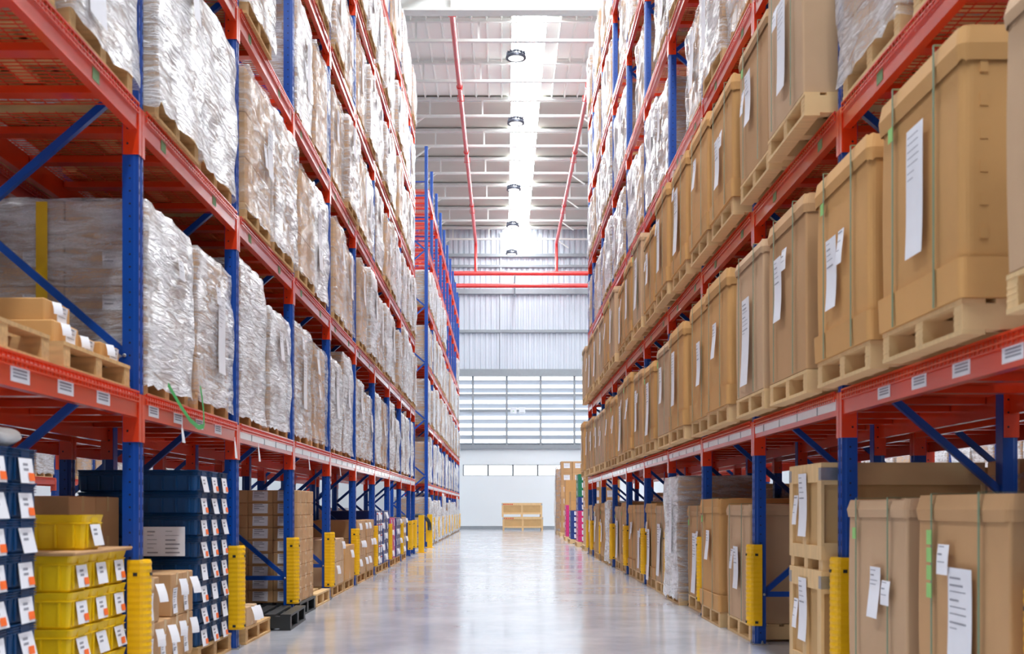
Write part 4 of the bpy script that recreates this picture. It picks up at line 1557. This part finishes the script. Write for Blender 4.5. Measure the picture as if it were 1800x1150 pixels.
# ------------------------------------------------------------------ floor goods past the right rack
def cross_goods():
    def pal(k, x, y):
        thing('pine_pallet', PAL_R1, 'pallet on the floor past the right rack, %s from the front' % ORD[k], 'pallet', (x, y, 0), 0, group='pallets past the right rack')
    def pile(k, x, y, m, nr, na, wz, label, lab=None, depth=0.9, W=1.0, z0=0.1505):
        cw = depth / na
        cm = carton_mesh(cw - 0.01, W, wz - 0.003, m)
        for r in range(nr):
            for a in range(na):
                parts = [('carton_body', cm)]
                xx = x - depth / 2 + cw * (a + 0.5)
                if lab:
                    parts.append(('carton_label', lab, (0, -W / 2 - 0.001, wz * 0.85), (0, 0, R(-90)), (1, 1, min(1, wz / 0.3)), 'white label'))
                    if a == 0:
                        parts.append(('carton_label', lab, (-(cw - 0.01) / 2 - 0.001, 0, wz * 0.85), (0, 0, R(180)), (1, 1, min(1, wz / 0.3)), 'white label'))
                thing('carton', parts, '%s, %s tier, %s' % (label, tier(r, nr), ('aisle side', 'inner side')[a] if na > 1 else 'single'), 'carton', (xx, y, z0 + wz * r), 0, group=label + 's')
    lab = sheet_mesh(0.24, 0.2, 3, seed=95, name='carton_label', curl=0.0)
    pal(0, 2.62, 30.3)
    pile(0, 2.62, 30.3, 'cardpale', 2, 2, 0.48, 'pale carton under gold cartons past the right rack')
    pile(0, 2.62, 30.3, 'cardgold', 4, 2, 0.26, 'gold carton past the right rack', lab, z0=0.1505 + 0.96)
    pal(1, 2.62, 33.3)
    pile(1, 2.62, 33.3, 'pink', 5, 2, 0.18, 'magenta carton past the right rack', lab)
    pile(1, 2.62, 33.3, 'navy', 2, 2, 0.2, 'navy carton past the right rack', lab, z0=0.1505 + 0.9)
    pile(1, 2.62, 33.3, 'greenbox', 3, 2, 0.22, 'green carton past the right rack', lab, z0=0.1505 + 1.3)
    pal(2, 2.58, 36.2)
    pile(2, 2.58, 36.2, 'navy', 5, 2, 0.18, 'navy carton under gold ones past the right rack', lab)
    pile(2, 2.58, 36.2, 'cardgold', 2, 2, 0.3, 'gold carton on navy ones past the right rack', z0=0.1505 + 0.9)
    pal(3, 2.6, 39.2)
    pile(3, 2.6, 39.2, 'pink', 6, 2, 0.18, 'magenta carton of the farther pile', lab)
    pal(4, 2.75, 42.2)
    pile(4, 2.75, 42.2, 'cardgold', 2, 1, 1.0, 'tall plain carton past the right rack')
    pal(5, 2.75, 45.5)
    pile(5, 2.75, 45.5, 'card', 6, 2, 0.47, 'stacked brown carton of the tallest pile', lab)
    pal(6, 2.72, 48.2)
    thing('wrapped_load', [('carton_block', LOADS[1]['body']), ('stretch_film', LOADS[3]['film'])], 'tall white wrapped load past the right rack', 'wrapped load', (2.72, 48.2, 0.1505), 0, (1, 1, 2.2))
cross_goods()

# two wooden crates by the far wall
def wall_crates():
    W = 2.0
    for k, (z, x0) in enumerate(((0.0, 0.98), (0.6725, 0.94))):
        H = 0.66 if k == 0 else 0.68
        o = wooden_crate(x0, 56.5, z, W, 0.9, H, ('lower long wooden crate standing before the white far wall', 'upper long wooden crate stacked on another before the far wall')[k], near=False, rz=R(-90), two=2)
        b = MB()
        for i in range(5):
            b.box(0.4505, 0.452, -0.92 + 0.1 * i, -0.92 + 0.1 * i + 0.065, H - 0.085, H - 0.03)
        c = ob('stencil_mark', b.mesh('stencil_mark', 'redprint'), o)
        c['label'] = 'red stencilled mark'
wall_crates()

# ------------------------------------------------------------------ overhead: lamps, pipes, wall boxes
def lamp_meshes():
    b = MB()
    b.lathe([(0.02, 0.3), (0.08, 0.3), (0.11, 0.28), (0.12, 0.2), (0.17, 0.18), (0.22, 0.13), (0.26, 0.08), (0.27, 0.0), (0.25, -0.012), (0.20, 0.005)], 28)
    body = b.mesh('lamp_housing', 'lampbody')
    b = MB()
    for k in range(14):
        a = 2 * math.pi * k / 14
        mx = Matrix.Rotation(a, 4, 'Z')
        b.box(0.1, 0.25, -0.006, 0.006, 0.1, 0.22, 0, mx)
    fin = b.mesh('cooling_fin', 'lampbody')
    b = MB()
    b.lathe([(0.198, -0.002), (0.198, 0.002), (0.02, 0.004)], 28)
    lens = b.mesh('lens', 'lens')
    return body, fin, lens
def lamps():
    body, fin, lens = lamp_meshes()
    for k, (y, z) in enumerate(((29.4, 12.75), (35.0, 12.95), (41.6, 12.75), (46.2, 12.55), (52.0, 12.72))):
        b = MB()
        b.tube([(0, 0, 0.21), (0, 0, 15.735 - z)], 0.008, 6)
        for q in range(5):
            b.lathe([(0.004, 0.34 + 0.06 * q), (0.016, 0.355 + 0.06 * q), (0.016, 0.375 + 0.06 * q), (0.004, 0.39 + 0.06 * q)], 8)
        thing('high_bay_lamp', [('lamp_housing', body, None, None, (1, 1, 0.72)), ('cooling_fin', fin, None, None, (1, 1, 0.72)), ('lens', lens, None, None, None, 'pale lens'), ('chain', b.mesh('chain', 'grey'))], 'round dark high bay lamp hanging on a chain, %s from the front' % ORD[k], 'lamp', (0.40 if k else 0.34, y, z), 0, group='high bay lamps')
lamps()

def pipes():
    for nm, x, cl in (('left', -1.37, 0), ('right', 2.7, 1)):
        b = MB()
        z = 14.45
        b.tube([(x, 10, z), (x, 57.0, z), (x, 57.2, z - 0.05), (x, 57.25, z - 0.25), (x, 57.25, 13.035)], 0.075, 12)
        parts = [('pipe_run', b.mesh('pipe_run', 'red', smooth=True))]
        b = MB()
        b.tube([(0, -0.06, 0), (0, 0.06, 0)], 0.1, 12)
        cm = b.mesh('coupling', 'red')
        b = MB()
        b.box(-0.012, 0.012, -0.012, 0.012, 0.07, 0.55)
        b.box(-0.11, 0.11, -0.02, 0.02, -0.1, -0.085)
        for s in (-1, 1):
            b.box(s * 0.1 - 0.008, s * 0.1 + 0.008, -0.02, 0.02, -0.1, 0.09)
        b.box(-0.11, 0.11, -0.02, 0.02, 0.08, 0.095)
        hm = b.mesh('hanger', 'red')
        for y in (30.4, 36.8, 43.4, 50.9):
            parts.append(('coupling', cm, (x, y - 0.8, z)))
            parts.append(('hanger', hm, (x, y + 0.2, z)))
        thing('sprinkler_pipe', parts, 'red sprinkler pipe under the roof, the %s of the two long runs' % nm, 'pipe', group='long red sprinkler pipes')
    for k, (z, lab) in enumerate(((12.92, 'upper'), (12.30, 'lower'))):
        b = MB()
        b.tube([(-9, 57.25, z), (9, 57.25, z)], 0.11, 12)
        parts = [('pipe_run', b.mesh('pipe_run', 'red', smooth=True))]
        b = MB()
        b.box(-0.03, 0.03, 0, 2.27, -0.14, -0.1)
        br = b.mesh('bracket', 'grey')
        for x in (-6, -2.5, 0.6, 4.4, 7.5):
            parts.append(('bracket', br, (x, 57.2, z)))
        thing('sprinkler_main', parts, '%s red sprinkler main crossing before the far wall' % lab, 'pipe', group='red sprinkler mains')
pipes()

def wall_boxes():
    for x, lab in ((0.55, 'small white box with a green dot on the louvre rail'), (1.0, 'plain small white box on the louvre rail')):
        b = MB()
        b.loft([rrect(0.33, 0.1, 0.02, 0, 3), rrect(0.33, 0.1, 0.02, 0.32, 3)])
        parts = [('box_body', b.mesh('box_body', 'white'))]
        b = MB()
        b.box(-0.03, 0.03, -0.054, -0.05, 0.1, 0.14)
        if x < 0.8:
            parts.append(('indicator', b.mesh('indicator', 'green')))
        else:
            b = MB()
            b.box(-0.13, 0.13, -0.054, -0.05, 0.03, 0.05)
            parts.append(('cover_seam', b.mesh('cover_seam', 'grey')))
        thing('junction_box', parts, lab, 'wall box', (x, WALL_Y - 0.08, 6.05))
wall_boxes()
